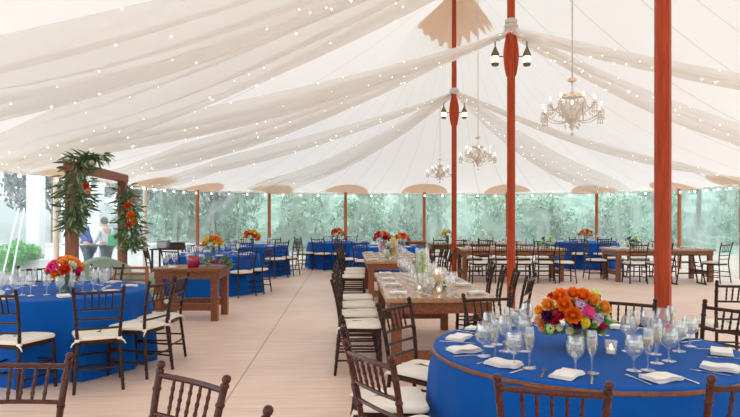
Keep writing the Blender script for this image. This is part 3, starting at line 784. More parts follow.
# ------------------------------------------------------------------ tableware
def goblet_prof(h, rb, kind):
    if kind == 'goblet': return [(.001, .002), (.034, .003), (.036, .006), (.008, .012), (.0045, .03), (.0045, .062), (.012, .072), (.036, .092), (.045, .118), (.044, .145), (.036, .183), (.0345, .183), (.042, .145), (.043, .118), (.034, .095), (.010, .077), (.001, .075)]
    if kind == 'flute': return [(.001, .002), (.032, .003), (.034, .006), (.007, .012), (.004, .03), (.004, .075), (.010, .088), (.021, .112), (.026, .145), (.024, .190), (.021, .212), (.0195, .212), (.0225, .19), (.0245, .145), (.019, .114), (.008, .092), (.001, .09)]
    return [(.001, .002), (.034, .003), (.035, .006), (.007, .012), (.004, .03), (.004, .085), (.012, .094), (.034, .112), (.042, .138), (.040, .165), (.031, .205), (.0295, .205), (.038, .165), (.040, .138), (.032, .115), (.010, .098), (.001, .096)]
def glass_proto(kind):
    pr = goblet_prof(0, 0, kind); t = thing({'goblet': 'water_goblet', 'flute': 'champagne_flute', 'wine': 'wine_glass'}[kind], 'glass', 'glass')
    ks = 5 if kind != 'x' else 5
    part('foot', MB().lathe(pr[:4], 18), 'glass', t); part('stem', MB().lathe(pr[3:7], 10), 'glass', t); part('bowl', MB().lathe(pr[6:], 20), 'glass', t)
    if kind == 'goblet': part('water', MB().lathe([(.001, .078), (.010, .080), (.033, .097), (.041, .118), (.040, .146), (.001, .146)], 18), 'water', t)
    if kind == 'flute': part('wine', MB().lathe([(.001, .094), (.018, .116), (.023, .145), (.022, .165), (.001, .165)], 14), 'wine', t)
    return t
GP = {k: reg(glass_proto(k)) for k in ('goblet', 'flute', 'wine')}
far_glass = {}
def simple_glass(kind, x, y, z, label, group):
    if kind not in far_glass:
        far_glass[kind] = MB().lathe([p for p in goblet_prof(0, 0, kind)[:11]], 10).mesh('stem_glass', 'glassfar')
    o = link({'goblet': 'water_goblet', 'flute': 'champagne_flute', 'wine': 'wine_glass'}[kind], far_glass[kind], None, (x, y, z), R.random()); tag(o, label, 'glass', group); return o
M['glassfar'] = glassm('far_glass', white=.16)
def napkin_mesh(seed, w=.11, l=.17):
    r = random.Random(seed); v = []; nx, ny = 8, 10
    mb = MB()
    for layer in range(3):
        v = []; z0 = .004 + layer * .006; sk = r.uniform(-.06, .06)
        for i in range(nx + 1):
            for j in range(ny + 1):
                a, b = i / nx * 2 - 1, j / ny * 2 - 1
                x = a * w / 2 * (1 - .03 * layer) + sk * b * l / 2; y = b * l / 2 * (1 - .03 * layer)
                v.append((x, y, z0 + .003 * math.sin(3 * a + seed + layer) * (1 if abs(b) < 1 else 0) + .003 * math.cos(4 * b + seed)))
        n0 = len(v); v += [(p[0], p[1], p[2] + .0045) for p in v]
        f = []
        idx = lambda i, j: i * (ny + 1) + j
        for i in range(nx):
            for j in range(ny):
                f.append((idx(i, j), idx(i, j + 1), idx(i + 1, j + 1), idx(i + 1, j))); f.append(tuple(n0 + q for q in (idx(i, j), idx(i + 1, j), idx(i + 1, j + 1), idx(i, j + 1))))
        edge = [idx(i, 0) for i in range(nx + 1)] + [idx(nx, j) for j in range(1, ny + 1)] + [idx(i, ny) for i in range(nx - 1, -1, -1)] + [idx(0, j) for j in range(ny - 1, 0, -1)]
        for a, b in zip(edge, edge[1:] + edge[:1]): f.append((a, b, b + n0, a + n0))
        mb.add(v, f)
    return mb.mesh('napkin', 'napkin')
NAP = [napkin_mesh(i) for i in range(4)]
def napkin(x, y, z, rz, label, k, group=None):
    o = link('napkin', NAP[k % 4], None, (x, y, z), rz); return tag(o, label, 'napkin', group)
def fork_mesh():
    mb = MB(); mb.box((-.005, -.09, .002), (.005, -.01, .0045)); mb.box((-.003, -.01, .002), (.003, .04, .0045)); mb.box((-.010, .04, .002), (.010, .055, .0045))
    for i in range(4): mb.box((-.010 + i * .0057, .055, .002), (-.010 + i * .0057 + .003, .092, .0045))
    return mb.mesh('fork', 'steel', False)
def knife_mesh():
    mb = MB(); mb.box((-.006, -.10, .002), (.006, 0, .006), bev=.0015); mb.loft([[(-.008, 0, .002), (.004, 0, .002), (.004, 0, .004), (-.008, 0, .004)], [(-.010, .07, .002), (.004, .07, .002), (.004, .07, .003), (-.010, .07, .003)], [(-.001, .12, .002), (.004, .12, .002), (.004, .12, .003), (-.001, .12, .003)]])
    return mb.mesh('knife', 'steel', False)
FK, KN = fork_mesh(), knife_mesh()
ZT = .7525
SET = [(-115, 'nearest the viewer, before the mahogany chair'), (-81, 'at the right of the candle, front edge'), (-47, 'at the right front edge'), (-15, 'at the right edge'),
       (20, 'by the chair with the diagonal rail'), (52, 'by the chair at the thick mast'), (80, 'behind the bouquet, right one'), (107, 'before the chair facing the viewer'),
       (135, 'at the back left'), (162, 'at the left edge, farther one'), (190, 'at the left edge, nearer one'), (219, 'at the front left')]
for k, (deg, where) in enumerate(SET):
    a = math.radians(deg); u = Vector((math.cos(a), math.sin(a))); s = Vector((-u.y, u.x)); c = T1 + u * .73; rz = a + PI / 2 + (.2 if k % 3 else -.25)
    napkin(c.x, c.y, ZT + .002, rz + PI / 2 * (k % 2), 'folded white napkin on the front blue table, ' + where, k)
    for i, (off, me_, nm) in enumerate(((-.11, FK, 'fork'), (.115, KN, 'knife'))):
        q = T1 + u * (.72 + .01 * i) + s * off; o = link(nm, me_, None, (q.x, q.y, ZT), a + PI / 2 + .05); tag(o, 'silver %s on the front blue table, %s' % (nm, where), nm)
GL = [('goblet', 514, 368), ('flute', 529.5, 369), ('goblet', 483.6, 357), ('flute', 495, 360), ('goblet', 575.5, 373), ('flute', 592, 374), ('goblet', 634, 371.5), ('flute', 648, 371),
      ('goblet', 669, 362), ('flute', 657, 364), ('wine', 505, 352), ('wine', 524, 352), ('goblet', 497, 345), ('flute', 508, 343), ('wine', 655, 355), ('goblet', 679, 352), ('wine', 628, 352), ('flute', 634, 346),
      ('goblet', 648, 340), ('wine', 663, 341), ('flute', 671, 340), ('goblet', 516, 337), ('wine', 527, 335), ('flute', 604, 336), ('goblet', 590, 336), ('wine', 489, 347), ('goblet', 690, 347)]
def where_glass(px, py, k, kind):
    h = 'front' if py > 366 else 'middle' if py > 350 else 'back'
    return h
for k, (kind, px, py) in enumerate(GL):
    x, y = on(px, py, ZT); nm = {'goblet': 'water goblet', 'flute': 'champagne flute', 'wine': 'wine glass'}[kind]
    row = 'front row' if py > 366 else 'second row' if py > 350 else 'back row'
    same = sorted([g for g in GL if g[0] == kind and ('front row' if g[2] > 366 else 'second row' if g[2] > 350 else 'back row') == row], key=lambda g: g[1])
    i = same.index((kind, px, py)); o_ = ['first', 'second', 'third', 'fourth', 'fifth', 'sixth', 'seventh', 'eighth'][i]
    lab = '%s on the front blue table, %s, %s from the left' % (nm, row, o_)
    GP[kind].put((x, y, ZT), R.random() * 6, lab, 'glass')
# tea lights
def tealight(x, y, z, label, s=1):
    t = thing('candle_holder', label, 'candle', (x, y, z)); 
    part('glass_cup', MB().lathe([(.001, .002), (.028 * s, .003), (.034 * s, .075 * s), (.032 * s, .075 * s), (.026 * s, .008), (.001, .007)], 14), 'glassfar', t)
    part('candle', MB().lathe([(.001, .008), (.022 * s, .008), (.022 * s, .03 * s), (.001, .03 * s)], 12), 'wax', t)
    part('flame', MB().sphere((0, 0, .042 * s), .006 * s, 6, 6, sq=(1, 1, 2)), 'flame', t)
x, y = on(611, 354, ZT); tealight(x, y, ZT, 'lit tea light in a glass cup right of the bouquet vase')

# other table settings
def setting(x, y, z, rz, k, nl, gl, grp, out, side, ng=2):
    napkin(x, y, z + .002, rz, nl, k, grp + ' napkins')
    for i in range(ng):
        q = Vector((x, y)) + Vector(out) * (.20 + .03 * i) + Vector(side) * (.10 - .11 * i)
        simple_glass(('goblet', 'wine', 'flute')[(i + k) % 3], q.x, q.y, z, gl, grp + ' glasses')
k = 0
for (x0, x1, y0, y1, nm, ny, ng) in ((.105, 1.135, 5.65, 8.25, 'central farm table', 4, 4), (-.12, .92, 10.25, 12.85, 'second farm table', 4, 2)):
    for i in range(ny):
        yy = y0 + .32 + (y1 - y0 - .6) * i / (ny - 1); sh = -.0377 * (yy - (y0 + y1) / 2)
        for s in (-1, 1):
            xx = (x0 + x1) / 2 + s * .38 + sh
            setting(xx, yy, .762, PI / 2 + .1 * math.sin(k), k, 'folded white napkin laid along the edge of the ' + nm, 'clear stemmed glass among the place settings on the ' + nm, nm, (-s, 0), (0, 1), ng); k += 1
            if nm[0] == 'c':
                o = link('fork', FK, None, (xx, yy - .09, .762), -s * PI / 2); tag(o, 'fork beside a napkin on the central farm table', 'fork', 'central farm table forks')
for (x0, x1, y0, y1, nm) in ((2.1, 4.55, 14.1, 15.1, 'farm table behind the middle mast'), (5.62, 7.92, 13.95, 14.95, 'right-hand farm table'), (1.65, 4.1, 16.7, 17.6, 'distant farm table by the back wall')):
    for i in range(4):
        xx = x0 + .3 + (x1 - x0 - .6) * i / 3
        for s in (-1, 1):
            setting(xx, (y0 + y1) / 2 + s * .36, .762, 0, k, 'small white napkin on the ' + nm, 'tiny stemmed glass standing on the ' + nm, nm, (0, -s), (1, 0), 2); k += 1
for (c, nm, n_) in ((T2, 'left round table', 9), (T4, 'mid-left blue table', 8), (T5, 'second far blue table', 6), (T6, 'far centre-left blue table', 6), (T7, 'blue table behind the farm tables', 5), (T8, 'distant right blue table', 5)):
    for i in range(n_):
        a = 2 * PI * i / n_ + .4; u = (math.cos(a), math.sin(a))
        setting(c.x + u[0] * .72, c.y + u[1] * .72, .7525, a + PI / 2, k, 'folded white napkin on the ' + nm, 'clear stemmed glass on the ' + nm, nm, (-u[0], -u[1]), (-u[1], u[0]), 3 if n_ == 9 else 2); k += 1

# ------------------------------------------------------------------ flowers
def petal_flower(r, layers, seed, open_=1.0):
    """a rose / ranunculus: overlapping cupped petals round a bud"""
    rr = random.Random(seed); mb = MB()
    mb.sphere((0, 0, r * .25), r * .32, 8, 6)
    for L in range(layers):
        u = (L + 1) / layers; n = 4 + L; rad = r * (.25 + .75 * u); tilt = .15 + 1.0 * u * open_
        for i in range(n):
            a = 2 * PI * i / n + L * .7 + rr.uniform(-.15, .15); w = rad * 1.5 * PI / n * 1.15; v = []
            for p in range(5):
                q = p / 4; hh = q * r * (1.05 - .25 * u)
                out = r * .08 + rad * (math.sin(tilt * q * 1.25)) * .8
                for s in range(5):
                    b = (s / 4 * 2 - 1); ww = w * (.35 + .75 * math.sin(PI * min(1, .15 + q * .75))) / 2
                    cur = r * .25 * (1 - b * b)
                    v.append(((out + cur * .4) * math.cos(a) - b * ww * math.sin(a), (out + cur * .4) * math.sin(a) + b * ww * math.cos(a), hh * (.95 if abs(b) > .9 else 1) * math.cos(tilt * .35) - r * .15 * u * q))
            mb.add(v, [(p * 5 + s, p * 5 + s + 1, (p + 1) * 5 + s + 1, (p + 1) * 5 + s) for p in range(4) for s in range(4)])
    return mb
def gerbera(r):
    mb = MB(); mb.sphere((0, 0, .012), r * .22, 10, 6, sq=(1, 1, .4))
    for L in range(2):
        for i in range(18):
            a = 2 * PI * (i + .5 * L) / 18; w = r * .13; rr = r * (1 - .2 * L); z = .004 + .008 * L
            v = [(r * .15, -w * .5, z), (r * .15, w * .5, z), (rr * .6, -w, z + .006), (rr * .6, w, z + .006), (rr, -w * .4, z + .001), (rr, w * .4, z + .001)]
            mb.add(v, [(0, 2, 3, 1), (2, 4, 5, 3)], Matrix.Rotation(a, 4, 'Z'))
    return mb
def leaf_v(L, w):
    v = []; 
    for i in range(5):
        u = i / 4; ww = w * math.sin(PI * min(.97, .06 + u * .94)) ; v += [(-ww, u * L, -.15 * L * u * u), (0, u * L, -.15 * L * u * u - .08 * ww), (ww, u * L, -.15 * L * u * u)]
    f = [(i * 3 + j, i * 3 + j + 1, i * 3 + j + 4, i * 3 + j + 3) for i in range(4) for j in range(2)]
    return v, f
def orient(p, d, spin=0):
    d = Vector(d).normalized(); return Matrix.Translation(p) @ d.to_track_quat('Z', 'Y').to_matrix().to_4x4() @ Matrix.Rotation(spin, 4, 'Z')
FL = {'rose': petal_flower(1, 6, 1, .72), 'bud': petal_flower(1, 3, 2, .6), 'gerbera': gerbera(1)}
_ball = MB()
for i in range(120):
    z = 1 - 2 * (i + .5) / 120; rr = math.sqrt(1 - z * z); a = i * 2.39996; _ball.sphere((rr * math.cos(a) * .85, rr * math.sin(a) * .85, z * .85), .17, 5, 4)
FL['ball'] = _ball
_clu = MB(); _r = random.Random(3)
for i in range(40):
    z = _r.uniform(-.2, 1); rr = math.sqrt(max(0, 1 - z * z)) * _r.uniform(.6, 1); a = i * 2.4
    _clu.sphere((rr * math.cos(a), rr * math.sin(a), z * .8), .2, 5, 4)
FL['cluster'] = _clu
fcache = {}
def flower(kind, colr, r, p, d, parent, name=None):
    key = (kind, colr)
    if key not in fcache: fcache[key] = FL[kind].mesh(kind, 'f_' + colr)
    o = link(name or {'rose': 'rose', 'bud': 'rosebud', 'gerbera': 'gerbera', 'ball': 'ball_flower', 'cluster': 'flower_cluster'}[kind], fcache[key], parent)
    o.matrix_local = orient(p, d, R.random() * 6) @ Matrix.Scale(r, 4); o['label'] = colr.replace('lightorange', 'light orange').replace('redorange', 'red-orange') + ' ' + {'rose': 'rose', 'bud': 'rosebud', 'gerbera': 'daisy-like bloom', 'ball': 'round ball flower', 'cluster': 'small flower cluster'}[kind]
    return o
def leaves_part(parent, c, rad, n, L, w, seed, mat='leaf', down=.1, name='leaves', up=.9):
    r = random.Random(seed); mb = MB()
    for i in range(n):
        z = r.uniform(-down, up); a = r.random() * 2 * PI; rr = math.sqrt(max(0, 1 - z * z)); d = Vector((rr * math.cos(a), rr * math.sin(a), z))
        p = Vector(c) + Vector((d.x * rad[0], d.y * rad[1], d.z * rad[2])) * r.uniform(.5, .95)
        lv, lf = leaf_v(L * r.uniform(.7, 1.2), w * r.uniform(.7, 1.2)); m_ = Matrix.Translation(p) @ d.to_track_quat('Y', 'Z').to_matrix().to_4x4() @ Matrix.Rotation(r.uniform(-1, 1), 4, 'Y')
        mb.add(lv, lf, m_)
    return part(name, mb, mat, parent)
def vase_parts(t, r, h, mat='vase', water=True):
    part('vase', MB().lathe([(.001, .003), (r * .92, .003), (r, .012), (r, h * .6), (r * 1.02, h), (r * .97, h), (r * .95, h * .6), (r * .93, .014), (.001, .012)], 22), mat, t)
    st = MB()
    for i in range(12):
        a = i * 2.4; st.tube([(r * .6 * math.cos(a), r * .6 * math.sin(a), .015), (r * .4 * math.cos(a + 2), r * .4 * math.sin(a + 2), h * .6), (r * .9 * math.cos(a + 3), r * .9 * math.sin(a + 3), h * 1.15)], .005, 5)
    part('stems', st, 'stems', t)
# main bouquet
x, y = on(576, 350, ZT); t = thing('flower_bouquet', 'big orange, pink and yellow flower bouquet in a vase on the front blue table', 'flowers', (x, y, ZT))
vase_parts(t, .058, .15)
BL = [('rose', 'orange', .052, 572.7, 315.5), ('gerbera', 'pink', .042, 587.6, 311.5), ('ball', 'yellow', .033, 583.6, 322.5), ('rose', 'orange', .048, 565, 305.6), ('rose', 'orange', .046, 561, 297.4),
      ('rose', 'lightorange', .042, 549.7, 305.3), ('rose', 'orange', .046, 582, 297), ('rose', 'lightorange', .044, 591, 301), ('rose', 'lightorange', .044, 602, 308.5), ('rose', 'orange', .040, 573, 295), ('rose', 'purple', .038, 549, 316), ('rose', 'red', .032, 555.5, 320), ('rose', 'red', .032, 560.5, 315),
      ('cluster', 'lilac', .030, 579.4, 306), ('cluster', 'lilac', .032, 597, 317.5), ('bud', 'red', .034, 600, 326), ('bud', 'cream', .030, 594.5, 321.5), ('bud', 'peach', .028, 540, 321), ('bud', 'lightorange', .034, 541, 311), ('cluster', 'green', .026, 551, 328), ('bud', 'cream', .024, 560, 327), ('bud', 'cream', .026, 569.8, 330), ('rose', 'red', .030, 553, 298), ('cluster', 'green', .026, 595, 294), ('rose', 'purple', .03, 577, 324), ('bud', 'cream', .026, 606, 318), ('bud', 'peach', .026, 543, 327)]
for kind, cn, r_, px_, py_ in BL:
    q = 1 - ((px_ - 573) / 40) ** 2 - ((py_ - 316) / 30) ** 2; Y = -.16 * math.sqrt(max(q, .03)); Yw = y + Y
    X = (px_ - CX) / F * Yw - x; Z = H - (py_ - HY) * Yw / F - ZT
    flower(kind, cn, r_ * 1.1, (X, Y, Z), (X * .9, Y - .05, max(-.03, (Z - .17))), t)
for i in range(16):       # the far side of the dome
    a = .25 + PI * (i % 8) / 8.2 + .1; z = .17 + .06 * (i // 8); rr = .16 - .05 * (i // 8); cn = ['orange', 'pink', 'lightorange', 'red', 'cream', 'orange', 'lilac', 'yellow'][(i * 3) % 8]
    flower('rose', cn, .045, (rr * math.cos(a), rr * math.sin(a) * .95, z), (math.cos(a), math.sin(a), (z - .15) * 5), t)
for a in (0, 2, 4): flower('rose', ['orange', 'lightorange', 'peach'][a // 2], .05, (.05 * math.cos(a),   .05 * math.sin(a) + .03, .265), (.2 * math.cos(a), .2 * math.sin(a), 1), t)
leaves_part(t, (0, 0, .17), (.17, .16, .13), 150, .06, .020, 5, 'leaf', .5)
for i in range(14):
    a = i * 2.4; u = .55 + .03 * i; flower('cluster', ('cream', 'green', 'lilac', 'red')[i % 4], .03, (.15 * u * math.cos(a), .14 * u * math.sin(a), .19 + .012 * (14 - i) * .6), (math.cos(a), math.sin(a), .5), t)
leaves_part(t, (0, 0, .16), (.19, .17, .13), 36, .06, .018, 6, 'leafpale', .3)
def bouquet(name, label, x, y, z, R0, vr, vh, cols, seed, vmat='vase', n=14, lift=.6, cat='flowers', leaves=40):
    t = thing(name, label, cat, (x, y, z)); r = random.Random(seed); vase_parts(t, vr, vh, vmat)
    cz = vh + R0 * .35
    for i in range(n):
        zz = 1 - (i + .5) / n * 1.25; rr = math.sqrt(max(0, 1 - zz * zz)); a = i * 2.39996; d = (rr * math.cos(a), rr * math.sin(a), zz)
        flower(r.choice(['rose', 'rose', 'bud', 'cluster']) if n > 6 else 'rose', cols[i % len(cols)], R0 * r.uniform(.30, .42), (d[0] * R0 * .78, d[1] * R0 * .78, cz + d[2] * R0 * .6), (d[0], d[1], d[2] + .2), t)
    leaves_part(t, (0, 0, cz - R0 * .2), (R0, R0, R0 * .6), leaves, R0 * .4, R0 * .10, seed, 'leaf', .5)
    return t
x, y = on(65, 291.5, ZT); bouquet('flower_bouquet', 'orange and pink bouquet in a leaf-lined glass vase on the left round table', x, y, ZT, .17, .075, .15, ['orange', 'pink', 'lightorange', 'orange', 'redorange', 'cream'], 11, 'vase', 16)
x, y = T4.x, T4.y; bouquet('flower_bouquet', 'yellow-orange bouquet on the mid-left blue table behind the magenta vase', x, y, ZT, .20, .06, .14, ['orange', 'yellow', 'lightorange'], 12)
x, y = T5.x, T5.y; bouquet('flower_bouquet', 'red-orange bouquet on the second far blue table at left', x, y, ZT, .21, .06, .16, ['orange', 'redorange', 'yellow'], 13)
x, y = T6.x - .05, T6.y; bouquet('flower_bouquet', 'deep red-orange bouquet on the far centre-left blue table below the side pole', x, y, ZT, .19, .05, .18, ['redorange', 'redorange', 'orange'], 14)
x, y = T8.x, T8.y; bouquet('flower_bouquet', 'small orange bouquet on the distant right blue table', x, y, ZT, .19, .06, .16, ['orange', 'lightorange', 'red'], 15)
bouquet('flower_bouquet', 'red and orange bouquet on the far blue table behind the second farm table', T7.x - .15, T7.y + .1, ZT, .22, .07, .12, ['redorange', 'red', 'orange'], 16)
bouquet('flower_bouquet', 'second red and orange bouquet just right of its twin behind the second farm table', T7.x + .38, T7.y + .1, ZT, .18, .07, .12, ['redorange', 'orange'], 36)
bouquet('flower_bouquet', 'pink and white bouquet on the second farm table, left of the yellow stack', .30, 10.95, .76, .11, .04, .16, ['cream', 'pink', 'cream'], 17, n=8)
bouquet('flower_bouquet', 'yellow-green bouquet on the farm table right of the farthest mast', 2.05 + .1, 17.0, .76, .16, .05, .2, ['green', 'yellow', 'cream'], 18, n=10)
bouquet('flower_bouquet', 'leafy green arrangement on the farm table right of the middle mast', 4.25, 14.6, .76, .15, .05, .10, ['green', 'purple'], 19, n=5, leaves=60)
bouquet('flower_bouquet', 'dark leafy arrangement on the right-hand farm table', 6.25, 14.5, .76, .15, .05, .10, ['green', 'purple'], 20, n=5, leaves=60)
# sweetheart table
x, y = -2.62, 9.05; t = thing('magenta_vase', 'magenta glass vase standing on the sweetheart table', 'vase', (x, y, .762))
part('vase', MB().lathe([(.001, .0), (.075, .0), (.09, .03), (.09, .15), (.08, .17), (.074, .17), (.08, .15), (.08, .03), (.001, .015)], 20), 'redglass', t)
part('stems', MB().tube([(0, 0, .02), (.01, 0, .16)], .01, 6), 'stems', t)
t = thing('flower_garland', 'garland of pink blooms and green leaves at the right end of the sweetheart table', 'flowers', (-2.27, 9.05, .765))
for i, (cn, dx, dy) in enumerate((('pink', -.02, 0), ('red', .05, .05), ('pink', .02, .10), ('redorange', -.08, .04), ('cream', -.14, -.02))): flower('rose', cn, .055, (dx, dy, .05), (dx, dy - .3, .8), t)
leaves_part(t, (0, .03, .03), (.2, .25, .10), 70, .10, .02, 9, 'leaf', .1); leaves_part(t, (-.05, .03, .03), (.25, .2, .08), 25, .09, .02, 10, 'leafpale', .1)
for i, (dx, dy) in enumerate(((-.35, -.2), (-.2, -.25), (-.05, -.1), (.1, .1), (-.42, .15), (-.1, .25))):
    simple_glass(('goblet', 'wine', 'flute')[i % 3], -2.65 + dx, 9.15 + dy, .762, 'clear stemmed glass on the sweetheart table', 'sweetheart table glasses')
napkin(-2.9, 8.95, .764, .3, 'white napkin on the sweetheart table beside the magenta vase', 1)
# tall vases on the farm tables
t = thing('tall_flower_vase', 'tall clear cylinder vase packed with green blooms on the central farm table', 'vase', (.545, 6.45, .762))
part('cylinder', MB().lathe([(.001, .004), (.068, .004), (.07, .01), (.07, .42), (.067, .42), (.067, .012), (.001, .012)], 24), 'glass', t)
for i in range(16):
    a = i * 2.4; flower('cluster', 'green' if i % 3 else 'cream', .040, (.022 * math.cos(a), .032 * math.sin(a), .05 + i * .0215), (math.cos(a), math.sin(a), .4), t)
leaves_part(t, (0, 0, .2), (.05, .05, .18), 24, .04, .012, 21, 'leafpale', .9)
t = thing('tall_flower_vase', 'tall vase packed with yellow blooms on the second farm table', 'vase', (.43, 11.0, .762))
part('cylinder', MB().lathe([(.001, .004), (.083, .004), (.085, .01), (.085, .34), (.082, .34), (.082, .012), (.001, .012)], 20), 'glass', t)
for i in range(16):
    a = i * 2.4; flower('cluster', 'yellow', .045, (.04 * math.cos(a), .04 * math.sin(a), .04 + i * .019), (math.cos(a), math.sin(a), .4), t)
t = thing('pillar_candle', 'pillar candle in a glass right of the tall green vase', 'candle', (.70, 6.40, .762))
part('candle', MB().lathe([(.001, .002), (.038, .002), (.04, .15), (.001, .155)], 18), 'f_peach', t); part('glass_cylinder', MB().lathe([(.05, .0), (.052, .01), (.052, .22), (.05, .22)], 20), 'glassfar', t); part('flame', MB().sphere((0, 0, .175), .010, 6, 6, sq=(1, 1, 2)), 'flame', t)
bouquet('posy', 'small green and orange posy in front of the tall green vase', .60, 6.15, .762, .075, .03, .06, ['green', 'orange', 'cream'], 22, n=7, leaves=26)
bouquet('posy', 'small leafy posy right of the pillar candle', .74, 6.12, .762, .065, .028, .05, ['cream', 'green', 'peach'], 23, n=6, leaves=26)
tealight(.68, 6.0, .762, 'tea light in pale pink glass at the foot of the pillar candle', .9)
tealight(.50, 6.2, .762, 'tea light left of the posy on the central farm table', .9)
tealight(.38, 11.3, .762, 'tea light on the second farm table beside the yellow vase', .9)

# ------------------------------------------------------------------ arch, sofa, slatted chair
AL_, AR_ = Vector(at(72, 8.3)), Vector(at(122.5, 10.9)); mid = (AL_ + AR_) / 2; dd = AR_ - AL_; half = dd.length / 2; ang = math.atan2(dd.y, dd.x)
t = thing('wooden_arch', 'brown square wooden arch with greenery beside the left round table', 'arch', (mid.x, mid.y, 0), ang)
for s in (-1, 1): part('post', MB().box((s * half - .07, -.07, 0), (s * half + .07, .07, 2.13), bev=.006), 'arch', t, smooth=False)
part('crossbeam', MB().box((-half - .14, -.07, 2.13), (half + .14, .07, 2.26), bev=.006), 'arch', t, smooth=False)
for s in (-1, 1): part('brace_foot', MB().box((s * half - .09, -.35, 0), (s * half + .09, .35, .07), bev=.006), 'arch', t, smooth=False)
def garland(label, path, rad, n, seed, flowers):
    t = thing('greenery_garland', label, 'greenery', path[0]); r = random.Random(seed); base = Vector(path[0])
    for nm, mat, k_ in (('dark_leaves', 'eucalypt', int(n * 1.3)), ('pale_leaves', 'leafpale', n // 3)):
        mb = MB()
        for i in range(k_):
            u = r.random() * (len(path) - 1); j = int(u); p = Vector(path[j]).lerp(Vector(path[min(j + 1, len(path) - 1)]), u - j) - base
            rr = rad[j] + (rad[min(j + 1, len(path) - 1)] - rad[j]) * (u - j)
            a = r.random() * 2 * PI; dz = r.uniform(-2.2, .3) if r.random() < .75 else r.uniform(-.4, .8); d = Vector((math.cos(a), math.sin(a), dz)).normalized()
            p = p + Vector((d.x, d.y, r.uniform(-.3, .3))) * rr * r.uniform(.45, 1)
            lv, lf = leaf_v(r.uniform(.09, .20), r.uniform(.010, .022)); mb.add(lv, lf, Matrix.Translation(p) @ d.to_track_quat('Y', 'Z').to_matrix().to_4x4() @ Matrix.Rotation(r.uniform(-1.2, 1.2), 4, 'Y'))
        part(nm, mb, mat, t)
    mb = MB(); mb.tube([tuple(Vector(p) - base) for p in path], .015, 5); part('vine', mb, 'stems', t)
    for cn, px_, py_, y_, rr in flowers:
        X, Y = at(px_, y_); Z = H - (py_ - HY) * y_ / F; flower('rose', cn, rr, (X - base.x, Y - base.y, Z - base.z), (.3, -1, .2), t)
gx, gy = AL_.x, AL_.y
garland('hanging leafy garland on the left post of the arch', [(gx + .34, gy + .1, 2.36), (gx + .08, gy, 2.30), (gx + .06, gy - .05, 1.95), (gx + .10, gy - .05, 1.65), (gx + .0, gy - .03, 1.35)], [.12, .16, .22, .21, .10], 420, 31,
        [('redorange', 86, 186, 8.1, .05), ('peach', 88, 192, 8.1, .045), ('cream', 92, 163, 8.1, .04)])
gx, gy = AR_.x, AR_.y
garland('leafy garland with orange flowers on the right post of the arch', [(gx + .03, gy, 2.05), (gx + .08, gy - .05, 1.8), (gx + .18, gy - .08, 1.5), (gx + .2, gy - .08, 1.2), (gx + .18, gy - .05, .95)], [.14, .18, .25, .25, .14], 420, 32,
        [('orange', 131, 216, 10.6, .09), ('redorange', 128, 206, 10.6, .07), ('orange', 134, 222, 10.6, .06), ('redorange', 129, 225, 10.6, .06), ('peach', 133, 200, 10.6, .05)])
# sofa facing the viewer's right, seat for the couple
sx_, sy_ = at(113, 9.6); t = thing('loveseat', 'sage green upholstered loveseat under the wooden arch', 'sofa', (sx_, sy_, 0), 1.05)
part('seat_base', MB().box((-.55, -.35, .12), (.55, .35, .36), bev=.03), 'sage', t); part('seat_cushion', MB().box((-.5, -.33, .36), (.5, .22, .47), bev=.04), 'sage', t)
bk = MB(); rings = []
for i in range(13):
    u = i / 12; xx = -.55 + 1.10 * u; zt = .70 + .17 * math.sin(PI * u) ** 1.2; rings.append([(xx, .22, .34), (xx, .36, .34), (xx, .38, zt - .02), (xx, .33, zt), (xx, .26, zt - .03)])
bk.loft(rings); part('backrest', bk, 'sage', t)
for s in (-1, 1):
    part('armrest', MB().box((s * .59 - .07, -.35, .12), (s * .59 + .07, .35, .58), bev=.04), 'sage', t)
    for q in (-.3, .3): part('foot', MB().box((s * .55 - .02, q - .02, 0), (s * .55 + .02, q + .02, .12)), 'chair', t)
# slatted settee back between sofa and sweetheart table
x, y = at(139, 8.2); t = thing('slatted_bench', 'reddish wooden bench with open horizontal slats left of the sweetheart table', 'bench', (x - .02, y - .28, 0))
for s in (-1, 1):
    part('post', MB().box((s * .23 - .02, -.02, 0), (s * .23 + .02, .02, .87), bev=.004), 'bench', t, smooth=False); part('front_leg', MB().box((s * .23 - .02, .36, 0), (s * .23 + .02, .40, .42), bev=.004), 'bench', t, smooth=False)
for z in (.83, .75, .67, .59, .51): part('slat', MB().box((-.21, -.008, z), (.21, .008, z + .03)), 'bench', t, smooth=False)
part('seat', MB().box((-.25, -.02, .40), (.25, .42, .44), bev=.008), 'sage', t)

# ------------------------------------------------------------------ outside
def leafcloud(n, rad, size, seed, shape='dome'):
    r = random.Random(seed); mb = MB(); blobs = [(r.uniform(-.6, .6), r.uniform(-.6, .6), r.uniform(-.5, .75), r.uniform(.3, .5)) for _ in range(14)]
    for i in range(n):
        b = r.choice(blobs); a = r.random() * 2 * PI; z = r.uniform(-1, 1); q = math.sqrt(1 - z * z); k_ = b[3] * r.uniform(.7, 1.0)
        p = Vector(((b[0] + q * math.cos(a) * k_) * rad[0], (b[1] + q * math.sin(a) * k_) * rad[1], (b[2] + z * k_) * rad[2]))
        s = size * r.uniform(.6, 1.3); m_ = Matrix.Translation(p) @ Matrix.Rotation(r.random() * 6, 4, 'Z') @ Matrix.Rotation(r.uniform(.2, 1.4), 4, 'X')
        mb.add([(-s * .5, 0, 0), (0, -s, .1 * s), (s * .5, 0, 0), (0, s, .1 * s)], [(0, 1, 2, 3)], m_)
    return mb
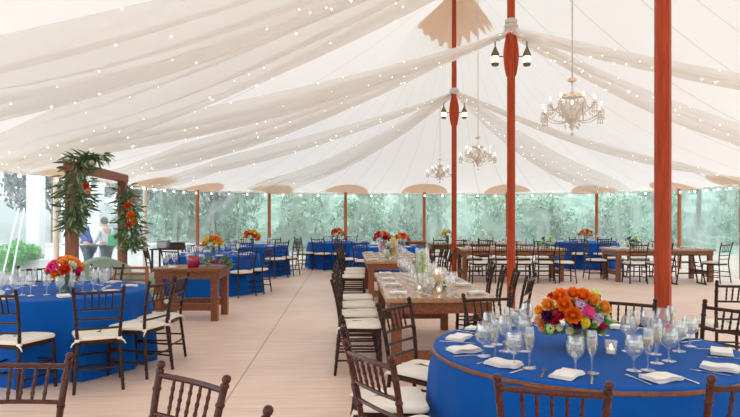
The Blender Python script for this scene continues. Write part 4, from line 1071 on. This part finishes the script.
def tree_proto(kind, seed, mat, h, n=9000):
    r = random.Random(seed); t = thing('tree', 'tree', 'tree'); tk = MB()
    tk.tube([(0, 0, -.5), (.1, 0, h * .3), (0, .1, h * .6), (.1, 0, h * .8)], [h * .022, h * .018, h * .012, h * .006], 8)
    for i in range(9):
        a = r.random() * 6; z = h * r.uniform(.25, .65); L = h * r.uniform(.18, .32); tk.tube([(.05, 0, z), (L * .5 * math.cos(a), L * .5 * math.sin(a), z + L * .35), (L * math.cos(a), L * math.sin(a), z + L * .9)], [h * .009, h * .006, h * .003], 5)
    part('trunk', tk, 'bark', t)
    lc = leafcloud(n, (h * .36, h * .36, h * .42), h * .016, seed); 
    m2 = MB().merge(lc, Matrix.Translation((0, 0, h * .62))); part('foliage', m2, mat, t, smooth=False)
    return reg(t)
TP = [tree_proto('a', 41, 'treeleaf', 7), tree_proto('b', 42, 'treeleaf2', 9), tree_proto('c', 43, 'treeleaf', 5)]
TREES = []
xs = [-15.5, -11.5, -7.6, -3.9, -.2, 3.4, 7.0, 10.6, 14.2, 17.8, 21.4, 25, 28.6]
for i, x in enumerate(xs):
    yy = 33 + 3 * math.sin(i * 2.1); kind = (0, 2, 0, 1, 2, 0, 0, 1, 2, 0, 1, 2, 0)[i]
    TP[kind].put((x, yy, .8), i * 1.3, 'hazy spring-green tree beyond the clear wall, %s in the outer row from the left' % ['first', 'second', 'third', 'fourth', 'fifth', 'sixth', 'seventh', 'eighth', 'ninth', 'tenth', 'eleventh', 'twelfth', 'thirteenth'][i], 'tree', 'trees beyond the clear wall')
sp = thing('shrub', 'x', 'shrub'); part('foliage', MB().merge(leafcloud(4500, (1.7, 1.2, 1.1), .075, 51), Matrix.Translation((0, 0, .8))), 'treeleaf', sp, smooth=False); part('stems', MB().tube([(0, 0, -.1), (.05, 0, 1.0)], .04, 5), 'bark', sp)
SP = reg(sp)
for i in range(13):
    x = -9 + i * 2.9; yy = 28.5 + 1.2 * math.sin(i * 3.3)
    SP.put((x, yy, .35), i * 2.1, 'low green shrub beyond the clear wall, %s from the left' % ['first', 'second', 'third', 'fourth', 'fifth', 'sixth', 'seventh', 'eighth', 'ninth', 'tenth', 'eleventh', 'twelfth', 'thirteenth'][i], 'shrub', 'shrubs beyond the clear wall', scale=(1.25, 1.1, 1.25 + .3 * math.sin(i * 1.7)))
# left: dark conifers with pale blossom, boxwood, columns
cp_ = tree_proto('d', 44, 'darkleaf', 7, 9000)
for i, (x, yy, w) in enumerate(((-12.6, 17.5, 'at the left edge'), (-9.8, 19.6, 'behind the white columns'), (-8.4, 22, 'right of the white columns'), (-15.5, 21, 'far left outside'), (-12.2, 23.5, 'second row, behind the bush'), (-6.3, 24.5, 'behind the gap right of the arch'))):
    cp_.put((x, yy, -.1), i * 2, 'grey frosted-looking tree %s beyond the left wall' % w, 'tree', scale=(.8, .8, .9))
x, yy = at(16, 14.2)
t = thing('boxwood', 'round bright green boxwood bush outside the left clear wall', 'bush', (x, yy, 0)); part('foliage', MB().merge(leafcloud(6000, (.60, .60, .52), .035, 61), Matrix.Translation((0, 0, .52))), 'bushleaf', t, smooth=False); part('trunk', MB().tube([(0, 0, 0), (0, 0, .5)], .05, 6), 'bark', t)
for i, (px_, yy, w, lab) in enumerate(((36, 14.6, .30, 'white column outside the clear wall, left of the pale side pole'), (96, 15.2, .30, 'white column outside, seen between the arch posts'), (2 + 64, 16.5, .18, 'slim white column outside, behind the left arch post'))):
    x, yy = at(px_, yy); t = thing('white_column', lab, 'column', (x, yy, 0))
    part('shaft', MB().box((-w / 2, -w / 2, .5), (w / 2, w / 2, 3.2), bev=.01), 'white', t); part('base', MB().box((-w * .72, -w * .72, 0), (w * .72, w * .72, .5), bev=.02), 'white', t); part('capital', MB().box((-w * .7, -w * .7, 3.2), (w * .7, w * .7, 3.35), bev=.02), 'white', t)
t = thing('garden_wall', 'low white wall outside, behind the two standing people', 'wall', (-8.6, 18.4, 0)); part('body', MB().box((-2.6, -.12, 0), (3.6, .12, .62), bev=.01), 'white', t); part('coping', MB().box((-2.65, -.17, .62), (3.65, .17, .70), bev=.01), 'white', t)
for k_, px_ in enumerate((14, 24)):
    x, yy = at(px_, 13.4); g_ = MB().tube([(0, 0, 0), (.35 - .1 * k_, .1, 1.7)], .018, 6); t = thing('guy_strap', 'white slanted guy strap outside the left wall, %s of two' % ('left one', 'right one')[k_], 'strap', (x - .3, yy, 0))
    part('strap', g_, 'white', t); part('stake', MB().tube([(0, 0, 0), (-.04, 0, .14)], .02, 6), 'iron', t)

def person(label, x, y, rz, top, lean, bag=False, scale=1.0):
    """one continuous skinned body + clothing shell colours by separate skins"""
    t = thing('person', label, 'person', (x, y, 0), rz)
    def skin(name, pts, edges, rad, mat):
        me = bpy.data.meshes.new(name); me.from_pydata(pts, edges, []); o = link(name, me, t); me.materials.append(M[mat])
        sk = o.modifiers.new('s', 'SKIN'); sd = o.modifiers.new('d', 'SUBSURF'); sd.levels = sd.render_levels = 2
        for i, r_ in enumerate(rad): me.skin_vertices[0].data[i].radius = r_ if hasattr(r_, '__len__') else (r_, r_)
        me.skin_vertices[0].data[0].use_root = True
        sk.use_smooth_shade = True
        return o
    L = lean
    hip = (0, 0, .92); wa = (0, .03 * L, 1.08); ch = (0, .16 * L, 1.30); nk = (0, .24 * L, 1.44); hd = (0, .31 * L, 1.56); ht = (0, .33 * L, 1.66)
    pts = [hip, wa, ch, nk, hd, ht]; ed = [(0, 1), (1, 2), (2, 3), (3, 4), (4, 5)]; rad = [(.13, .10), (.12, .09), (.15, .10), (.05, .05), (.085, .09), (.06, .065)]
    for s in (-1, 1):
        b = len(pts); fw = .16 * s * 1.0
        pts += [(s * .10, 0, .86), (s * .11, .03 + fw * .5, .48), (s * .11, -.02 + fw, .09), (s * .12, .13 + fw, .04)]; ed += [(0, b), (b, b + 1), (b + 1, b + 2), (b + 2, b + 3)]; rad += [.085, .058, .04, .035]
        b = len(pts); pts += [(s * .19, .17 * L, 1.36), (s * .24, .10 * L + .06, 1.10), (s * .20, .10 * L + .26, .98), (s * .19, .10 * L + .33, .97)]; ed += [(2, b), (b, b + 1), (b + 1, b + 2), (b + 2, b + 3)]; rad += [.055, .043, .033, .036]
    skin('body', pts, ed, rad, 'skin')
    def sub(name, ids, grow, mat):
        mp = {q: i for i, q in enumerate(ids)}; e2 = [(mp[a], mp[b]) for a, b in ed if a in mp and b in mp]
        skin(name, [pts[q] for q in ids], e2, [tuple(v_ + grow for v_ in (rad[q] if hasattr(rad[q], '__len__') else (rad[q],) * 2)) for q in ids], mat)
    # ids: legs 6-9 / 14-17, arms 10-13 / 18-21
    sub('jacket' if top == 'denim' else 'shirt', [2, 1, 0, 10, 11, 12, 18, 19, 20], .018, top)
    sub('trousers', [0, 6, 7, 8, 14, 15, 16], .016, 'trouser')
    hm = MB(); hm.sphere((hd[0], hd[1] - .02, hd[2] + .035), .108, 12, 8, sq=(.92, 1, 1)); part('hair', hm, 'hair', t)
    fc = MB(); fc.sphere((-.035, hd[1] + .085, hd[2] + .01), .010, 6, 4); fc.sphere((.035, hd[1] + .085, hd[2] + .01), .010, 6, 4); part('eyes', fc, 'iron', t)
    for s in (-1, 1):     # hands with fingers
        hb = MB(); p = Vector((s * .19, .10 * L + .34, .97)); hb.box((p.x - .035, p.y, p.z - .012), (p.x + .035, p.y + .08, p.z + .012), bev=.01)
        for i in range(4): hb.tube([(p.x - .027 + i * .018, p.y + .075, p.z), (p.x - .027 + i * .018, p.y + .115, p.z - .008), (p.x - .027 + i * .018, p.y + .135 + .01 * (i in (1, 2)), p.z - .03)], .008, 6)
        hb.tube([(p.x - s * .03, p.y + .02, p.z), (p.x - s * .055, p.y + .06, p.z - .01), (p.x - s * .05, p.y + .09, p.z - .02)], .009, 6); part('hand', hb, 'skin', t)
    t.scale = (scale,) * 3
    return t
x, y = at(89, 13.7); person('person in a blue jacket stepping to the left outside the left wall', x, y, 1.35, 'denim', 1.3, scale=.92)
x, y = at(107, 14.6); person('person in a white shirt with a green bag outside, right of the blue-jacketed one', x, y, 1.1, 'shirt', .4, scale=.88)
t = thing('shoulder_bag', 'green bag held by the person in the white shirt', 'bag', (x + .22, y - .2, .80)); part('body', MB().box((-.10, -.06, 0), (.10, .06, .30), bev=.03), 'greenbag', t); part('strap', MB().tube([(-.08, 0, .28), (-.05, 0, .42), (.05, 0, .42), (.08, 0, .28)], .01, 6), 'greenbag', t)

# ------------------------------------------------------------------ light, camera
sc = bpy.context.scene
w = bpy.data.worlds.new('World'); sc.world = w; w.use_nodes = True
bg = w.node_tree.nodes['Background']; bg.inputs[0].default_value = (.80, .90, 1.0, 1); bg.inputs[1].default_value = 1.85
sun = bpy.data.lights.new('sun', 'SUN'); sun.energy = 1.0; sun.angle = math.radians(35); sun.color = (1, .95, .88)
so = bpy.data.objects.new('sun', sun); col.objects.link(so); so.rotation_euler = (math.radians(14), math.radians(-4), 0)
cam = bpy.data.cameras.new('camera'); co = bpy.data.objects.new('camera', cam); col.objects.link(co)
co.location = (0, 0, H); co.rotation_euler = (math.radians(90), 0, 0)
cam.sensor_width = 36; cam.lens = 36 * F / 740; cam.shift_y = (HY - 208.5) / 740; cam.clip_end = 300
sc.camera = co
sc.view_settings.view_transform = 'Standard'; sc.view_settings.look = 'None'; sc.view_settings.gamma = 1; sc.view_settings.exposure = .63
sc.cycles.max_bounces = 10; sc.cycles.diffuse_bounces = 6; sc.cycles.glossy_bounces = 4; sc.cycles.transmission_bounces = 8; sc.cycles.transparent_max_bounces = 24
sc.cycles.use_denoising = True; sc.cycles.sample_clamp_indirect = 6; sc.cycles.caustics_reflective = False; sc.cycles.caustics_refractive = False
